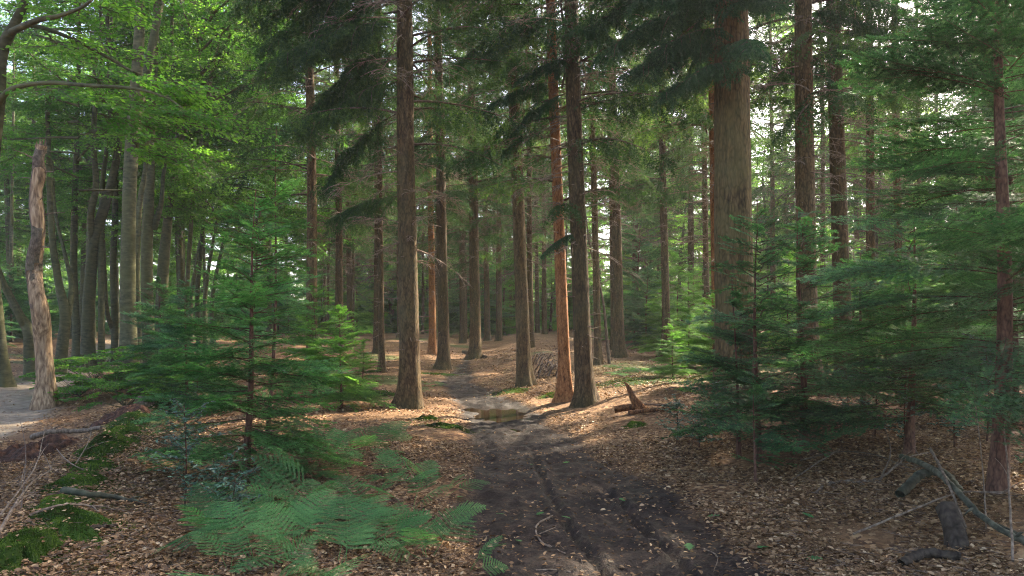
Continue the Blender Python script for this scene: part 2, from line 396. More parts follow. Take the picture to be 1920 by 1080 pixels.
# ------------------------------------------------------------------ tagging
def tag(o, label, cat, group=None):
    o['label'] = label; o['category'] = cat
    if group: o['group'] = group
    return o
def kind(o, k): o['kind'] = k; return o
def thing(name, label, cat, loc=(0, 0, 0), rot=(0, 0, 0), group=None):
    o = bpy.data.objects.new(name, None); col.objects.link(o)
    o.empty_display_size = .2
    o.location = loc; o.rotation_euler = rot
    return tag(o, label, cat, group)
def inst(name, me, parent, loc=(0, 0, 0), rot=(0, 0, 0), scale=(1, 1, 1)):
    o = bpy.data.objects.new(name, me); col.objects.link(o); o.parent = parent
    o.location = loc; o.rotation_euler = rot; o.scale = scale
    return o

# ------------------------------------------------------------------ the ground
def axis(segs):
    out = []
    for a, b, st0, st1 in segs:
        x = a
        while x < b - 1e-6:
            out.append(x); t = (x - a) / (b - a); x += st0 + (st1 - st0) * t
    out.append(segs[-1][1]); return np.array(out)
gx_r = axis([(0, 3.2, .035, .04), (3.2, 9, .05, .15), (9, 30, .2, 1.2), (30, 160, 2, 12)])
gx = np.concatenate([-gx_r[::-1][:-1], gx_r])
gy = axis([(-60, -4, 8, 1), (-4, 3.2, .4, .2), (3.2, 9, .035, .05), (9, 18, .05, .09), (18, 60, .12, .8), (60, 260, 1.5, 15)])
GX, GY = np.meshgrid(gx, gy)
GZ = H(GX, GY)
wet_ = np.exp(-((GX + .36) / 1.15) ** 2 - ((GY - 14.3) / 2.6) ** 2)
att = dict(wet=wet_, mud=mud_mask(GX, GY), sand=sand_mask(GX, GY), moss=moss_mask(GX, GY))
ny, nx = GX.shape
ii, jj = np.meshgrid(np.arange(ny - 1), np.arange(nx - 1), indexing='ij')
quads = np.stack([ii * nx + jj, ii * nx + jj + 1, (ii + 1) * nx + jj + 1, (ii + 1) * nx + jj], -1).reshape(-1, 4)
fm = lambda a: a.ravel()[quads].mean(1)
is_mud = fm(att['mud']) > .5; is_sand = (fm(att['sand']) > .5) & ~is_mud
VG = np.stack([GX, GY, GZ], -1).reshape(-1, 3)
for nm, sel in (('ground', ~is_mud & ~is_sand), ('mud_path', is_mud), ('sand_path', is_sand)):
    q = quads[sel]; used, inv = np.unique(q, return_inverse=True)
    mb = MB(); mb.add(VG[used], inv.reshape(-1, 4), 0, .5, True)
    o = kind(mb.build(nm, M['ground']), 'structure')
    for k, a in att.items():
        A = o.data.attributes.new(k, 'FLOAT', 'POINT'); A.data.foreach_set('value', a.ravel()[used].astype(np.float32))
mb = MB()
a = np.linspace(0, 2 * np.pi, 60, endpoint=False)
pz = float(H(np.array([-.36]), np.array([14.0]))[0]) + .022
ring = np.stack([-.36 + 1.25 * np.cos(a), 14 + 2.5 * np.sin(a), np.full(60, pz)], -1)
mb.add(np.vstack([ring, [[-.36, 14, pz]]]), [[k, (k + 1) % 60, 60] for k in range(60)])
kind(mb.build('puddle', M['water']), 'structure')

# ------------------------------------------------------------------ twig structures (local frame: x outward, y sideways, z up)
def rotz(v, a):
    c, s = math.cos(a), math.sin(a); v = np.array(v, float)
    return np.stack([v[..., 0] * c - v[..., 1] * s, v[..., 0] * s + v[..., 1] * c, v[..., 2]], -1)
def flat_spray(L=1.0, step=.07, wide=.5, droop=.12, sub=True, seed=0):
    """a feathery flat branch: segments (p0, p1, normal, order)"""
    r = random.Random(seed)
    S = []
    n = max(6, int(L / .12))
    def ax(t): return np.array([t * L, .04 * L * math.sin(t * 3 + seed), -droop * L * t * t + .02 * L * math.sin(t * 5 + seed)])
    pts = [ax(k / n) for k in range(n + 1)]
    for k in range(n): S.append((pts[k], pts[k + 1], (0, 0, 1), 0, k / n))
    t = .10
    side = 1
    while t < .985:
        env = wide * L * (min(1, (t + .12) / .45)) * (1 - t) ** .75
        l = max(.04 * L, env * r.uniform(.75, 1.15))
        a = side * R(r.uniform(42, 58)) * (1 - .25 * t)
        p = ax(t); d = np.array([math.cos(a), math.sin(a), r.uniform(-.22, .10)])
        m = max(2, int(l / .075)); q = p
        for k in range(m):
            dd = unit(d + np.array([.25 * k / m, 0, -.16 * k / m + r.uniform(-.05, .05)]))
            q2 = q + dd * l / m
            nn = (r.uniform(-.15, .15), r.uniform(-.15, .15), 1)
            S.append((q, q2, nn, 1, t))
            if sub and l > .10 * min(L, 1) and k < m:
                for sg in (1, -1):
                    l2 = (l * (1 - (k + .3) / m)) * .42 * r.uniform(.7, 1.1) + .015
                    a2 = math.atan2(dd[1], dd[0]) + sg * R(48)
                    d2 = np.array([math.cos(a2), math.sin(a2), r.uniform(-.2, .08)])
                    q0 = q + (q2 - q) * r.uniform(.2, .8)
                    S.append((q0, q0 + d2 * l2, nn, 2, t))
            q = q2
        side = -side; t += step * r.uniform(.35, .65) * (1 if L > .6 else 1.3) / max(L, .6) * 1.0
    return (np.array([s[0] for s in S]), np.array([s[1] for s in S]), np.array([s[2] for s in S], float), np.array([s[3] for s in S]), np.array([s[4] for s in S]))
def droop_bough(L=2.4, rise=.1, drop=.35, curtain=.5, step=.075, seed=0, subn=4):
    """a spruce bough whose side twigs hang in curtains"""
    r = random.Random(seed); S = []
    n = 12
    def ax(t): return np.array([t * L * (1 - .1 * drop * t), .06 * L * math.sin(t * 2.5 + seed), L * (rise * t - drop * t * t + .06 * max(0, t - .8))])
    pts = [ax(k / n) for k in range(n + 1)]
    for k in range(n): S.append((pts[k], pts[k + 1], (0, 0, 1), 0, k / n))
    t = .16; side = 1
    while t < .99:
        env = curtain * math.sin(math.pi * min(1, .22 + .72 * t)) ** .7
        l = env * r.uniform(.55, 1.25) + .06
        p = ax(t); m = 4; q = p
        d0 = np.array([.45 + r.uniform(-.2, .2), side * r.uniform(.5, 1), r.uniform(-.35, .1)]); d1 = np.array([.30 + r.uniform(-.25, .25), side * .25 + r.uniform(-.2, .2), -1])
        for k in range(m):
            u = (k + .5) / m; dd = unit(d0 * (1 - u) + d1 * u); q2 = q + dd * l / m
            S.append((q, q2, (r.uniform(-1, 1), r.uniform(-1, 1), .3), 1, t))
            for j in range(subn // 2):
                l2 = r.uniform(.06, .17) * (1.2 - u * .6) * (.5 + curtain)
                d2 = unit(dd * .6 + np.array([r.uniform(-1, 1), r.uniform(-1, 1), -.55]))
                q0 = q + (q2 - q) * r.random()
                S.append((q0, q0 + d2 * l2, (r.uniform(-1, 1), r.uniform(-1, 1), .3), 2, t))
            q = q2
        side = -side; t += step * r.uniform(.35, .65) / L * 1.0
    return (np.array([s[0] for s in S]), np.array([s[1] for s in S]), np.array([s[2] for s in S], float), np.array([s[3] for s in S]), np.array([s[4] for s in S]))
def dead_branch(L=1.8, seed=0):
    r = random.Random(seed); S = []
    n = 7
    def ax(t): return np.array([t * L, .10 * L * math.sin(t * 3 + seed), L * (.10 * t - .28 * t * t)])
    pts = [ax(k / n) for k in range(n + 1)]
    for k in range(n): S.append((pts[k], pts[k + 1], (0, 0, 1), 0, k / n))
    for k in range(11):
        t = r.uniform(.25, 1); sg = r.choice((-1, 1)); q = ax(t); l = L * r.uniform(.12, .42) * (1.15 - t * .5)
        d = unit(np.array([.7, sg * r.uniform(.4, 1), r.uniform(-.5, .25)]))
        for j in range(3):
            q2 = q + d * l / 3; S.append((q, q2, (0, 0, 1), 1, t))
            for m in range(2):
                if r.random() < .8:
                    d2 = unit(d + np.array([r.uniform(-.8, .8), r.uniform(-.8, .8), r.uniform(-.8, .3)])); S.append((q2, q2 + d2 * l * r.uniform(.2, .4), (0, 0, 1), 2, t))
            d = unit(d + np.array([r.uniform(-.2, .2), r.uniform(-.2, .2), -.18])); q = q2
    return (np.array([s[0] for s in S]), np.array([s[1] for s in S]), np.array([s[2] for s in S], float), np.array([s[3] for s in S]), np.array([s[4] for s in S]))
def place(S, pos, az, pitch=0, scale=1.0, roll=0):
    m = Matrix.Rotation(az, 3, 'Z') @ Matrix.Rotation(-pitch, 3, 'Y') @ Matrix.Rotation(roll, 3, 'X')
    A = np.array(m) * scale; B = np.array(m)
    return (S[0] @ A.T + pos, S[1] @ A.T + pos, S[2] @ B.T, S[3], S[4])
def cat(Ls): return tuple(np.concatenate([l[k] for l in Ls]) for k in range(5))

# ------------------------------------------------------------------ tall spruce parts (shared meshes)
BOUGH = [droop_bough(1.0 + .5 * (k % 3), .12, .30 + .1 * (k % 2), .34 + .08 * (k % 3), step=.11, seed=k, subn=4) for k in range(7)]
DEAD = [dead_branch(1.0 + .25 * (k % 4), seed=k) for k in range(8)]
def spruce_crown(z0, top, seed, low=.35, rmax=3.0, n=88, mat='spruce', coarse=1.0):
    r = random.Random(seed); parts = []; tn = []; wood = []
    for k in range(n):
        u = (k + r.random()) / n
        z = z0 + (top - z0) * u ** (1.15)
        f = (z - z0) / (top - z0)
        if f < .2 and r.random() > low + f * 3: continue
        rad = rmax * (1 - f) ** .75 * (.7 + .3 * min(1, f * 5)) * r.uniform(.7, 1.1) + .3
        b = BOUGH[r.randrange(7)]; L0 = b[1][11][0]
        az = r.uniform(0, 6.283)
        s = place(b, np.array([0, 0, z]), az, R(r.uniform(-12, 14) + 18 * f), rad / max(.5, L0))
        parts.append(s); tn.append(np.full(len(s[0]), r.uniform(.15, .7)))
    S = cat(parts); T = np.concatenate(tn)
    mb = MB(); g = S[3] > 0
    fill(mb, S[0][g], S[1][g], S[2][g], .052 * coarse, .022 * coarse, .042 * coarse, flat=False, tint=T[g] + .12 * (S[3][g] == 2))
    a = S[3] == 0; sticks(mb, S[0][a], S[1][a], .03 * (1.05 - S[4][a]), .028 * (1 - S[4][a]), mat=1)
    return mb.mesh('spruce_crown', [M[mat], M['twig']])
def bare_crown(z0, z1, seed, n=64, rr=1.9):
    r = random.Random(seed); parts = []
    for k in range(n):
        z = z0 + (z1 - z0) * (k + r.random()) / n
        b = DEAD[r.randrange(8)]
        parts.append(place(b, np.array([0, 0, z]), r.uniform(0, 6.283), R(r.uniform(-22, 12)), r.uniform(.35, 1) * rr * (.45 + .55 * min(1, (z - z0) / 4))))
    S = cat(parts); mb = MB()
    rad = np.array([.013, .0055, .0035])[S[3]]
    rad = np.where(S[3] == 0, .017 * (1.1 - S[4]), rad)
    sticks(mb, S[0], S[1], rad, rad * .8, tint=.5)
    k_ = 46; a_ = rng.uniform(0, 6.283, k_); z_ = rng.uniform(.9, 6.5, k_); d_ = np.stack([np.cos(a_), np.sin(a_), rng.uniform(-.5, .2, k_)], -1); p_ = np.stack([0 * a_, 0 * a_, z_], -1) + d_ * .08
    sticks(mb, p_, p_ + d_ * rng.uniform(.12, .42, k_)[:, None], .011, .004)
    return mb.mesh('bare_lower_crown', [M['dead_twig']])
CROWN = [spruce_crown(4.8, 25, 1, .5, 3.0, n=120), spruce_crown(5.6, 24, 2, .45, 2.6, n=120), spruce_crown(3.6, 23, 3, .4, 2.5, n=120), spruce_crown(6.2, 26, 4, .5, 2.9, n=110)]
BARE = [bare_crown(2.8, 9.0, 1, n=44, rr=1.6), bare_crown(3.4, 10, 2, n=38, rr=1.7), bare_crown(2.6, 8, 3, n=34, rr=1.4)]
def trunk_mesh(r0, H_, seed, sides=20, rings=60, flare=1.0, mat='spruce_bark', wob=.02, zbot=-.3):
    r = random.Random(seed)
    z = np.concatenate([np.linspace(zbot, 1.6, 16), np.linspace(1.75, H_, rings)])
    P = np.stack([wob * np.sin(z * .45 + seed), wob * np.cos(z * .37 + seed * 2), z], -1); P[:, :2] -= P[3, :2]
    rad = r0 * np.clip(1 - .78 * np.clip(z, 0, None) / H_, .06, 1)
    lobes = [(r.uniform(0, 6.28), r.uniform(.6, 1)) for _ in range(6)]
    def fn(rr, a, P):
        zz = P[:, 2][:, None]
        lob = sum(s * np.exp(-((np.mod(a - p + np.pi, 2 * np.pi) - np.pi) / .34) ** 2) for p, s in lobes)[None]
        e = np.exp(-np.clip(zz + .05, 0, None) / (.22 + r0 * .55)); e2 = np.where(zz < 0, 1 + .25 * (-zz), 1)
        n = 1 + .05 * vnoise(a[None] * 2.5 + seed, zz * 3.0, seed) + .035 * np.sin(3 * a[None] + zz * 1.1 + seed) + .03 * vnoise(a[None] * 7, zz * 7, seed + 5)
        return rr * n * (1 + flare * e * (.35 + .85 * lob)) * e2
    mb = MB(); tube(mb, P, rad, sides, fn=fn)
    return mb.mesh('spruce_trunk', [M[mat]])
ANCH = [(-300, 'picture edge'), (85, 'broken snag'), (243, 'thick beech'), (458, 'bushy sapling'), (771, 'stout spruce'), (833, 'rooted spruce'), (893, 'spruce by the log'), (983, 'pinkish spruce'), (1061, 'orange spruce'),
        (1161, 'claw rooted spruce'), (1251, 'spruce among pale hemlocks'), (1377, 'giant spruce'), (1518, 'thick reddish spruce'), (1584, 'greyer spruce'), (1689, 'slim bare spruce'), (1872, 'red stemmed hemlock'), (2300, 'picture edge')]
ORD = 'first second third fourth fifth sixth seventh eighth ninth tenth eleventh twelfth thirteenth fourteenth fifteenth sixteenth seventeenth eighteenth'.split()
def derived(pxs, noun):
    """labels that place each of a row of far things by the gap it is seen in"""
    out = [None] * len(pxs); cnt = {}
    for i in sorted(range(len(pxs)), key=lambda i: pxs[i]):
        g = max(j for j in range(len(ANCH) - 1) if pxs[i] >= ANCH[j][0]); cnt[g] = cnt.get(g, 0) + 1
        out[i] = f"{noun}, {ORD[cnt[g] - 1]} in the gap between {ANCH[g][1]} and {ANCH[g + 1][1]}"
    return out
SPRUCE_GROUP = 'spruces standing in the stand along the muddy track'
def spruce(px, base, px_top, wpx, label, crown=0, bare=0, mat='spruce_bark', HT=25, grp=SPRUCE_GROUP, cs=1.0, big=False, name='spruce_tree', cz=0.0):
    if isinstance(base, tuple): D = base[1]; X = (px - 960) / F * D
    else: X, D = solve(px, base)
    Z = Hs(X, D)
    r0 = max(.04, wpx / F * D / 2 * 1.06)
    ztop = CAM_H + 600 / F * D
    lean = math.atan2((px_top - px) / F * D, ztop - Z)
    t = thing(name, label, 'tree', (X, D, Z), (0, lean, 0), grp)
    s = int(px * 7) % 997
    inst('trunk', trunk_mesh(r0, HT, s, sides=36 if big else 20 if D < 22 else 12, rings=110 if big else 50 if D < 22 else 26, mat=mat, flare=1.15 if D < 40 else .5), t)
    if crown is not None: inst('crown', CROWN[crown], t, loc=(0, 0, cz), rot=(0, 0, (s * 1.7) % 6.28), scale=(cs, cs, 1))
    if bare is not None: inst('bare_lower_crown', BARE[bare], t, rot=(0, 0, (s * 2.3) % 6.28), scale=(cs, cs, 1))
    return t
ST = {}
ST['A'] = spruce(771, 765, 756, 36, 'stout brown spruce with flared roots standing in sun flecks beside the puddle', 0, 0, big=True)
ST['B'] = spruce(833, 692, 818, 21, 'spruce with spreading surface roots behind the stout spruce by the puddle', 1, 1, big=True)
spruce(892, 672, 879, 20, 'straight brown spruce beside the short fallen log', 2, 2)
ST['D'] = spruce(983, 723, 959, 25, 'pinkish brown spruce with a moss patch at its foot, behind the puddle', 1, 0, big=True)
ST['E'] = spruce(1061, 752, 1036, 22, 'slim spruce with bright orange sunlit bark, next to a stouter grey one', 2, 1, mat='red_bark', big=True)
ST['F'] = spruce(1098, 758, 1069, 32, 'grey brown spruce with a wide flared base beside the orange barked spruce', 0, 0, big=True)
spruce(1121, 684, 1108, 13, 'spruce just behind the wide based grey one, with a pale leaning pole next to it', 3, 2)
spruce(1161, 670, 1146, 19, 'spruce with a clawed root foot between leaning pole and young hemlocks', 1, 0)
spruce(1151, 655, 1138, 11, 'thinner spruce half hidden by the one with the clawed root foot', 3, 1)
spruce(1251, 668, 1240, 15, 'spruce rising out of the pale green young hemlocks', 1, 1)
spruce(1296, ('D', 38), 1291, 13, 'distant spruce in pale haze above the sunlit young hemlocks', 3, 1)
spruce(1328, ('D', 26), 1318, 11, 'slim spruce with pale broken twigs, close to the reddish trunk by the giant', 3, 0)
spruce(1343, ('D', 17), 1334, 15, 'reddish trunk standing tight beside the giant furrowed trunk', 1, 2, mat='red_bark')
ST['M'] = spruce(1377, ('D', 11.6), 1368, 70, 'giant spruce with deeply furrowed olive brown bark, thickest trunk of all', 3, None, mat='giant_bark', big=True, HT=28)
ST['N'] = spruce(1518, ('D', 13.5), 1508, 37, 'thick reddish brown spruce with dead side twigs, next to the giant trunk', 3, 1, big=True, cz=-1.0)
ST['O'] = spruce(1584, ('D', 15.5), 1567, 31, 'greyer brown spruce right behind the thick reddish one', 3, 0, big=True)
spruce(1633, ('D', 19), 1628, 17, 'spruce trunk wrapped in dark hanging twigs against the white sky', 2, 2, cz=2.0, cs=.85)
spruce(1689, ('D', 20), 1681, 15, 'slim bare brown spruce standing alone against the bright sky gap', 3, 1, cz=3.0, cs=.8)
spruce(716, 698, 712, 11, 'thin bent spruce between the hanging bough and the stout spruce', None, 2)
spruce(706, 662, 704, 12, 'spruce standing behind the thin bent one', 1, 1)
spruce(750, ('D', 46), 744, 10, 'lone slim spruce seen close behind the stout spruce, half lit', 2, 0)
spruce(811, 664, 805, 13, 'dark reddish spruce in deep shade, standing behind the spreading rooted one', 1, 2, mat='red_bark')
spruce(636, 660, 630, 15, 'shaded spruce hidden behind the hanging curtain of boughs', 0, 0)
spruce(656, ('D', 44), 650, 11, 'narrow shaded spruce between the boughs and the far stand', 1, 1)
spruce(584, ('D', 20), 580, 20, 'dark spruce behind the tip of the young hemlock sapling', 0, 1)
spruce(914, ('D', 44), 906, 11, 'spruce just behind the one beside the short log', 3, 0)
spruce(936, ('D', 42), 930, 11, 'spruce with lit root flare, beyond the short fallen log', 3, 2)
spruce(996, ('D', 32), 987, 11, 'spruce peeping from behind the pinkish one, over the brushwood heap', 2, 1)
spruce(1021, ('D', 45), 1014, 9, 'slender sunlit spruce beyond the brushwood heap', 3, 0)
spruce(1008, ('D', 52), 1003, 8, 'very slender spruce next to the sunlit one beyond the brushwood', 3, 1)
spruce(1192, ('D', 46), 1188, 12, 'pink lit spruce beyond the dark round hemlock', 1, 1)
spruce(1208, ('D', 55), 1205, 10, 'dark far spruce beside the pink lit one', 3, 0)
spruce(868, ('D', 40), 858, 12, 'spruce hung with ivy beyond the end of the track', 1, 1)
# slim trunks deep in the stand: nothing in the photo tells them apart
far_px = []
rr_ = random.Random(8)
while len(far_px) < 34:
    p = rr_.uniform(600, 1320); D = rr_.uniform(44, 76)
    if all(abs(p - q) > 5 for q, _ in far_px): far_px.append((p, D))
lab_ = derived([p for p, D in far_px], 'slim far spruce')
for k, (p, D) in enumerate(far_px):
    spruce(p, ('D', D), p + (960 - p) * .02 + rr_.uniform(-5, 3), rr_.uniform(4, 7.5), lab_[k], rr_.randrange(4), rr_.randrange(3), grp='slim far spruce trunks deep in the stand')
TF = [(1450, 38), (1475, 46), (1545, 34), (1610, 40), (1655, 48), (1725, 36), (1760, 44), (1830, 38), (1880, 46), (1910, 34), (1850, 52), (1500, 56), (1690, 58)]
lab_ = derived([p for p, D in TF], 'thin thicket spruce')
for k, (p, D) in enumerate(TF):
    spruce(p, ('D', D), p - 6, 10, lab_[k], (0, 2)[k % 2], k % 3, grp='thin far spruces behind the hemlock thicket')

# boughs that hang where the photo shows them: parts of their tree
def hero_bough(seed):
    r = random.Random(seed); L = 2.6; dr = r.uniform(.32, .5)
    out = [droop_bough(L, .05, dr, .42, step=.06, seed=seed, subn=4)]
    for k in range(11):
        t = .14 + .8 * (k + r.random() * .8) / 11; sg = 1 if k % 2 else -1
        p = np.array([t * L * (1 - .1 * dr * t), .06 * L * math.sin(t * 2.5 + seed), L * (.05 * t - dr * t * t)])
        l = (.95 - .65 * t) * r.uniform(.6, 1.2)
        out.append(place(droop_bough(l, .05, r.uniform(.3, .7), r.uniform(.22, .48), step=.055, seed=seed * 20 + k, subn=4), p, sg * R(r.uniform(28, 72)), R(r.uniform(-22, 5)) - .5 * dr * t, 1.0, R(r.uniform(-20, 20))))
    return cat(out)
HB = [hero_bough(31 + k) for k in range(4)]
HBM = []
for k, b in enumerate(HB):
    mb = MB(); g = b[3] > 0
    fill(mb, b[0][g], b[1][g], b[2][g], .030, .012, .016, flat=False, tint=np.clip(.32 + .22 * (b[3][g] == 2) + rng.normal(0, .14, g.sum()), 0, 1))
    a = ~g; sticks(mb, b[0][a], b[1][a], .013 * (1.08 - b[4][a]), .012 * (1 - b[4][a]), mat=1)
    HBM.append(mb.mesh('bough', [M['spruce'], M['twig']])); HBM.append(mb.mesh('bough', [M['spruce_dk'], M['twig']]))
def bough(tree, k, z, az, sc=1.0, pitch=0, dark=0):
    inst('bough', HBM[2 * k + dark], tree, (0, 0, z), (0, -R(pitch), R(az)), (sc,) * 3)
# az: 180 = towards the picture's left side, -90 = towards the camera
for k, z, az, sc, pit in [(0, 8.2, 195, 1.0, 0), (1, 7.6, 172, 1.05, -8), (2, 7.2, 210, .9, -5), (3, 6.6, 186, .95, -14), (1, 8.8, 200, 1.1, 0), (0, 6.9, 160, .85, -15), (2, 8.0, 330, .6, 0), (3, 8.4, 350, .75, 0),
                          (1, 9.3, 185, 1.2, 0), (2, 9.6, 205, 1.2, 5), (2, 7.9, 188, 1.1, -4), (0, 7.3, 198, 1.1, -10), (3, 8.4, 176, 1.15, 0), (1, 6.2, 190, .85, -16), (0, 8.9, 212, 1.0, 0), (2, 8.6, 182, 1.25, 3), (3, 9.2, 20, .9, 5), (0, 9.4, 300, .8, 0), (3, 5.6, 178, .85, -22), (0, 4.0, 168, .62, 0)]:
    bough(ST['A'], k, z, az, sc, pit)
for k, z, az, sc, pit in [(0, 6.6, 236, .8, 0), (1, 5.9, 205, .62, -5), (2, 6.3, 180, .85, 0), (3, 7.1, 215, .9, 4), (1, 7.0, 300, .7, 0), (2, 5.3, 232, .6, 0), (0, 5.7, 190, .75, -4), (3, 5.2, 210, .6, -2), (1, 6.4, 222, .9, 0), (0, 7.3, 190, 1.0, 0), (3, 6.9, 165, .9, 2), (1, 5.6, 262, .72, -4), (3, 6.2, 285, .6, 0)]:
    bough(ST['M'], k, z, az, sc, pit, 1)
for k, z, az, sc, pit in [(0, 7.5, 350, .8, -8), (1, 7.0, 330, .55, -12), (2, 6.0, 5, .45, -20), (3, 7.6, 200, .8, 0)]:
    bough(ST['N'], k, z, az, sc, pit, 1)
for k, z, az, sc, pit in [(0, 8.3, 200, .8, 0), (1, 8.0, 350, .8, 0), (2, 7.2, 330, .5, -10), (3, 6.0, 170, .55, -10), (0, 7.6, 160, .75, -6), (2, 3.3, 190, .33, -10), (1, 6.6, 205, .5, -8)]:
    bough(ST['F'], k, z, az, sc, pit, 1)
for k, z, az, sc, pit in [(2, 7.8, 185, .8, -6), (1, 6.4, 200, .6, -6), (3, 5.6, 190, .5, -10), (0, 7.0, 20, .5, -6)]:
    bough(ST['E'], k, z, az, sc, pit, 1)
for k, z, az, sc, pit in [(1, 7.0, 190, .7, -10), (2, 6.6, 10, .6, -6), (0, 8.3, 200, .9, 0)]:
    bough(ST['O'], k, z, az, sc, pit, 1)
# spruces added mostly outside the frame so their crowns shade the foreground
EDGE = ['spruce right behind the tall red stemmed hemlock', 'spruce behind the dense hemlock at the very edge of the view', 'spruce at the picture edge deep behind the thicket']
for k, (x, y, c) in enumerate([(13, 17, 0), (11.7, 18.2, 2), (16, 23.3, 0), (17, 20.5, 0), (17, 11, 2), (11, 8, 2), (19, 6, 1), (9.5, 3, 0), (26, 14, 2), (33, 26, 2)]):
    t = thing('spruce_tree', EDGE[k] if k < 3 else 'spruce beyond the picture edge beside the hemlock thicket', 'tree', (x, y, Hs(x, y)), (0, 0, k * 1.3), 'spruces beyond the picture edge')
    inst('trunk', bpy.data.meshes['spruce_trunk'], t); inst('crown', CROWN[c], t, rot=(0, 0, k * 2.1))

# ------------------------------------------------------------------ young hemlocks and firs
SPR = {}
for L in (.35, .6, .9, 1.3, 1.8):
    SPR[L] = [flat_spray(L, step=.10, wide=.50, droop=.10 + .05 * k, seed=int(L * 10) + k * 7) for k in range(3)]
def hemlock_mesh(height, rmax, seed, z0=.25, n=None, sp=.0085, ln=.024, wd=.0088, mat='hem_l', droop=0, shape=.8, tr=.03, leader=0):
    r = random.Random(seed); parts = []; T = []
    n = int((n or height * 17) * 1.7)
    for k in range(n):
        u = (k + r.random()) / n; z = z0 + (height - z0) * u
        L = rmax * (1 - u) ** shape * r.uniform(.65, 1.1) + .10
        if leader and u > 1 - leader: L *= .35
        key = min(SPR, key=lambda q: abs(q - L)); b = SPR[key][r.randrange(3)]
        s = place(b, np.array([0, 0, z]), r.uniform(0, 6.283), R(r.uniform(-10, 16) + 22 * u - droop), L / key, R(r.uniform(-24, 24)))
        parts.append(s); base = r.uniform(.15, .5)
        tip = np.clip((s[4] - .5) * 2, 0, 1)
        T.append(base + .28 * tip + .12 * (s[3] == 2) + rng.normal(0, .17, len(s[4])))
    S = cat(parts); T = np.concatenate(T); mb = MB(); g = S[3] >= 0
    fill(mb, S[0][g], S[1][g], S[2][g], ln, wd, sp, flat=True, tint=np.clip(T, 0, 1))
    a = S[3] <= 1; rad = np.where(S[3][a] == 0, np.minimum(tr * .16, .0065) * (1.08 - S[4][a]), .0013)
    sticks(mb, S[0][a], S[1][a], rad, rad * .85, mat=1)
    crown = mb.mesh('hemlock_crown', [M[mat], M['sap_bark']])
    z = np.linspace(-.15, height + .12, 26)
    P = np.stack([.03 * np.sin(z * 1.7 + seed), .03 * np.cos(z * 1.3 + seed), z], -1); P[:, :2] -= P[1, :2]
    mt = MB(); tube(mt, P, np.clip(tr * (1 - z / (height + .15)), .004, 1) * (1 + .5 * np.exp(-np.clip(z, 0, 9) * 8)), 10)
    return crown, mt.mesh('hemlock_trunk', [M['sap_bark']])
HG = 'young hemlocks growing under the tall spruces'
def hemlock(meshes, x, y, label, rz=0, sc=1.0, lean=0, mat=None, name='young_hemlock', grp=HG):
    t = thing(name, label, 'tree', (x, y, Hs(x, y)), (0, R(lean), 0), grp)
    inst('crown', meshes[0], t, rot=(0, 0, rz), scale=(sc,) * 3); inst('trunk', meshes[1], t, rot=(0, 0, rz), scale=(sc,) * 3)
    return t
def pos(px, D): return (px - 960) / F * D, D
x, y = solve(458, 893)
h1 = hemlock_mesh(2.8, 1.22, 101, z0=.15, n=76, tr=.042, shape=.55)
hemlock(h1, x, y, 'bushy young hemlock sapling in front of the ferns and holly, nearest the track', .4, lean=3)
h1b = hemlock_mesh(3.9, .75, 108, z0=1.2, n=36, tr=.03, shape=.7, leader=.25)
x2, y2 = pos(500, 9.2)
hemlock(h1b, x2, y2, 'tall thin hemlock with a long pale leader, behind the bushy sapling', 2.0, lean=2)
h2 = hemlock_mesh(6.6, 1.75, 102, z0=.7, n=104, tr=.07, mat='hem_r', shape=.55, sp=.010, ln=.025, wd=.0098)
x, y = solve(1872, 925)
hemlock(h2, x, y, 'tall dark hemlock with a red brown stem above the grey fallen branch', 1.1, lean=.6)
h3 = hemlock_mesh(2.75, 1.05, 103, z0=.3, n=48, tr=.035, mat='hem_r', shape=.6)
x, y = solve(1424, 862)
hemlock(h3, x, y, 'dark bushy hemlock in front of the giant trunk', .2)
h4 = hemlock_mesh(2.7, 1.2, 104, z0=.35, n=42, tr=.05, mat='hem_r', shape=.6)
x, y = solve(1506, 842)
hemlock(h4, x, y, 'hemlock with a thick dark stem in front of the reddish brown spruce', 2.2)
h5 = hemlock_mesh(1.1, .55, 105, z0=.15, n=18, tr=.014, mat='hem_r')
x, y = solve(1418, 905)
hemlock(h5, x, y, 'knee high hemlock seedling between dry leaves and the dark bushy hemlock', 1.0)
x, y = solve(1385, 860); hemlock(h5, x, y, 'spindly stemmed hemlock close beside the dark bushy one', 2.6, 1.7)
x, y = pos(1705, 7.6); hemlock(h4, x, y, 'wide hemlock filling the gap beside the tall red stemmed one', 4.0, .95)
x, y = pos(1620, 10.0); hemlock(h4, x, y, 'hemlock with light twig tips between the greyer spruce and the thicket', 1.0, .85)
x, y = pos(1790, 11.5); hemlock(h2, x, y, 'big feathery hemlock behind the wide one, reaching up to the bright sky', 3.0, .6)
x, y = pos(1900, 10.0); hemlock(h2, x, y, 'dense hemlock at the very edge of the view behind the red stem', .5, .95)
h6 = hemlock_mesh(3.0, 1.5, 106, mat='hem_b', z0=.2, n=52, tr=.04, sp=.016, ln=.034, wd=.016, shape=.6)
h7 = hemlock_mesh(4.2, 1.5, 107, mat='hem_b', z0=.2, n=64, tr=.05, sp=.016, ln=.034, wd=.016, shape=.7)
h8 = hemlock_mesh(3.6, 1.7, 109, z0=.15, n=64, tr=.05, sp=.016, ln=.034, wd=.016, shape=.6, mat='hem_r')
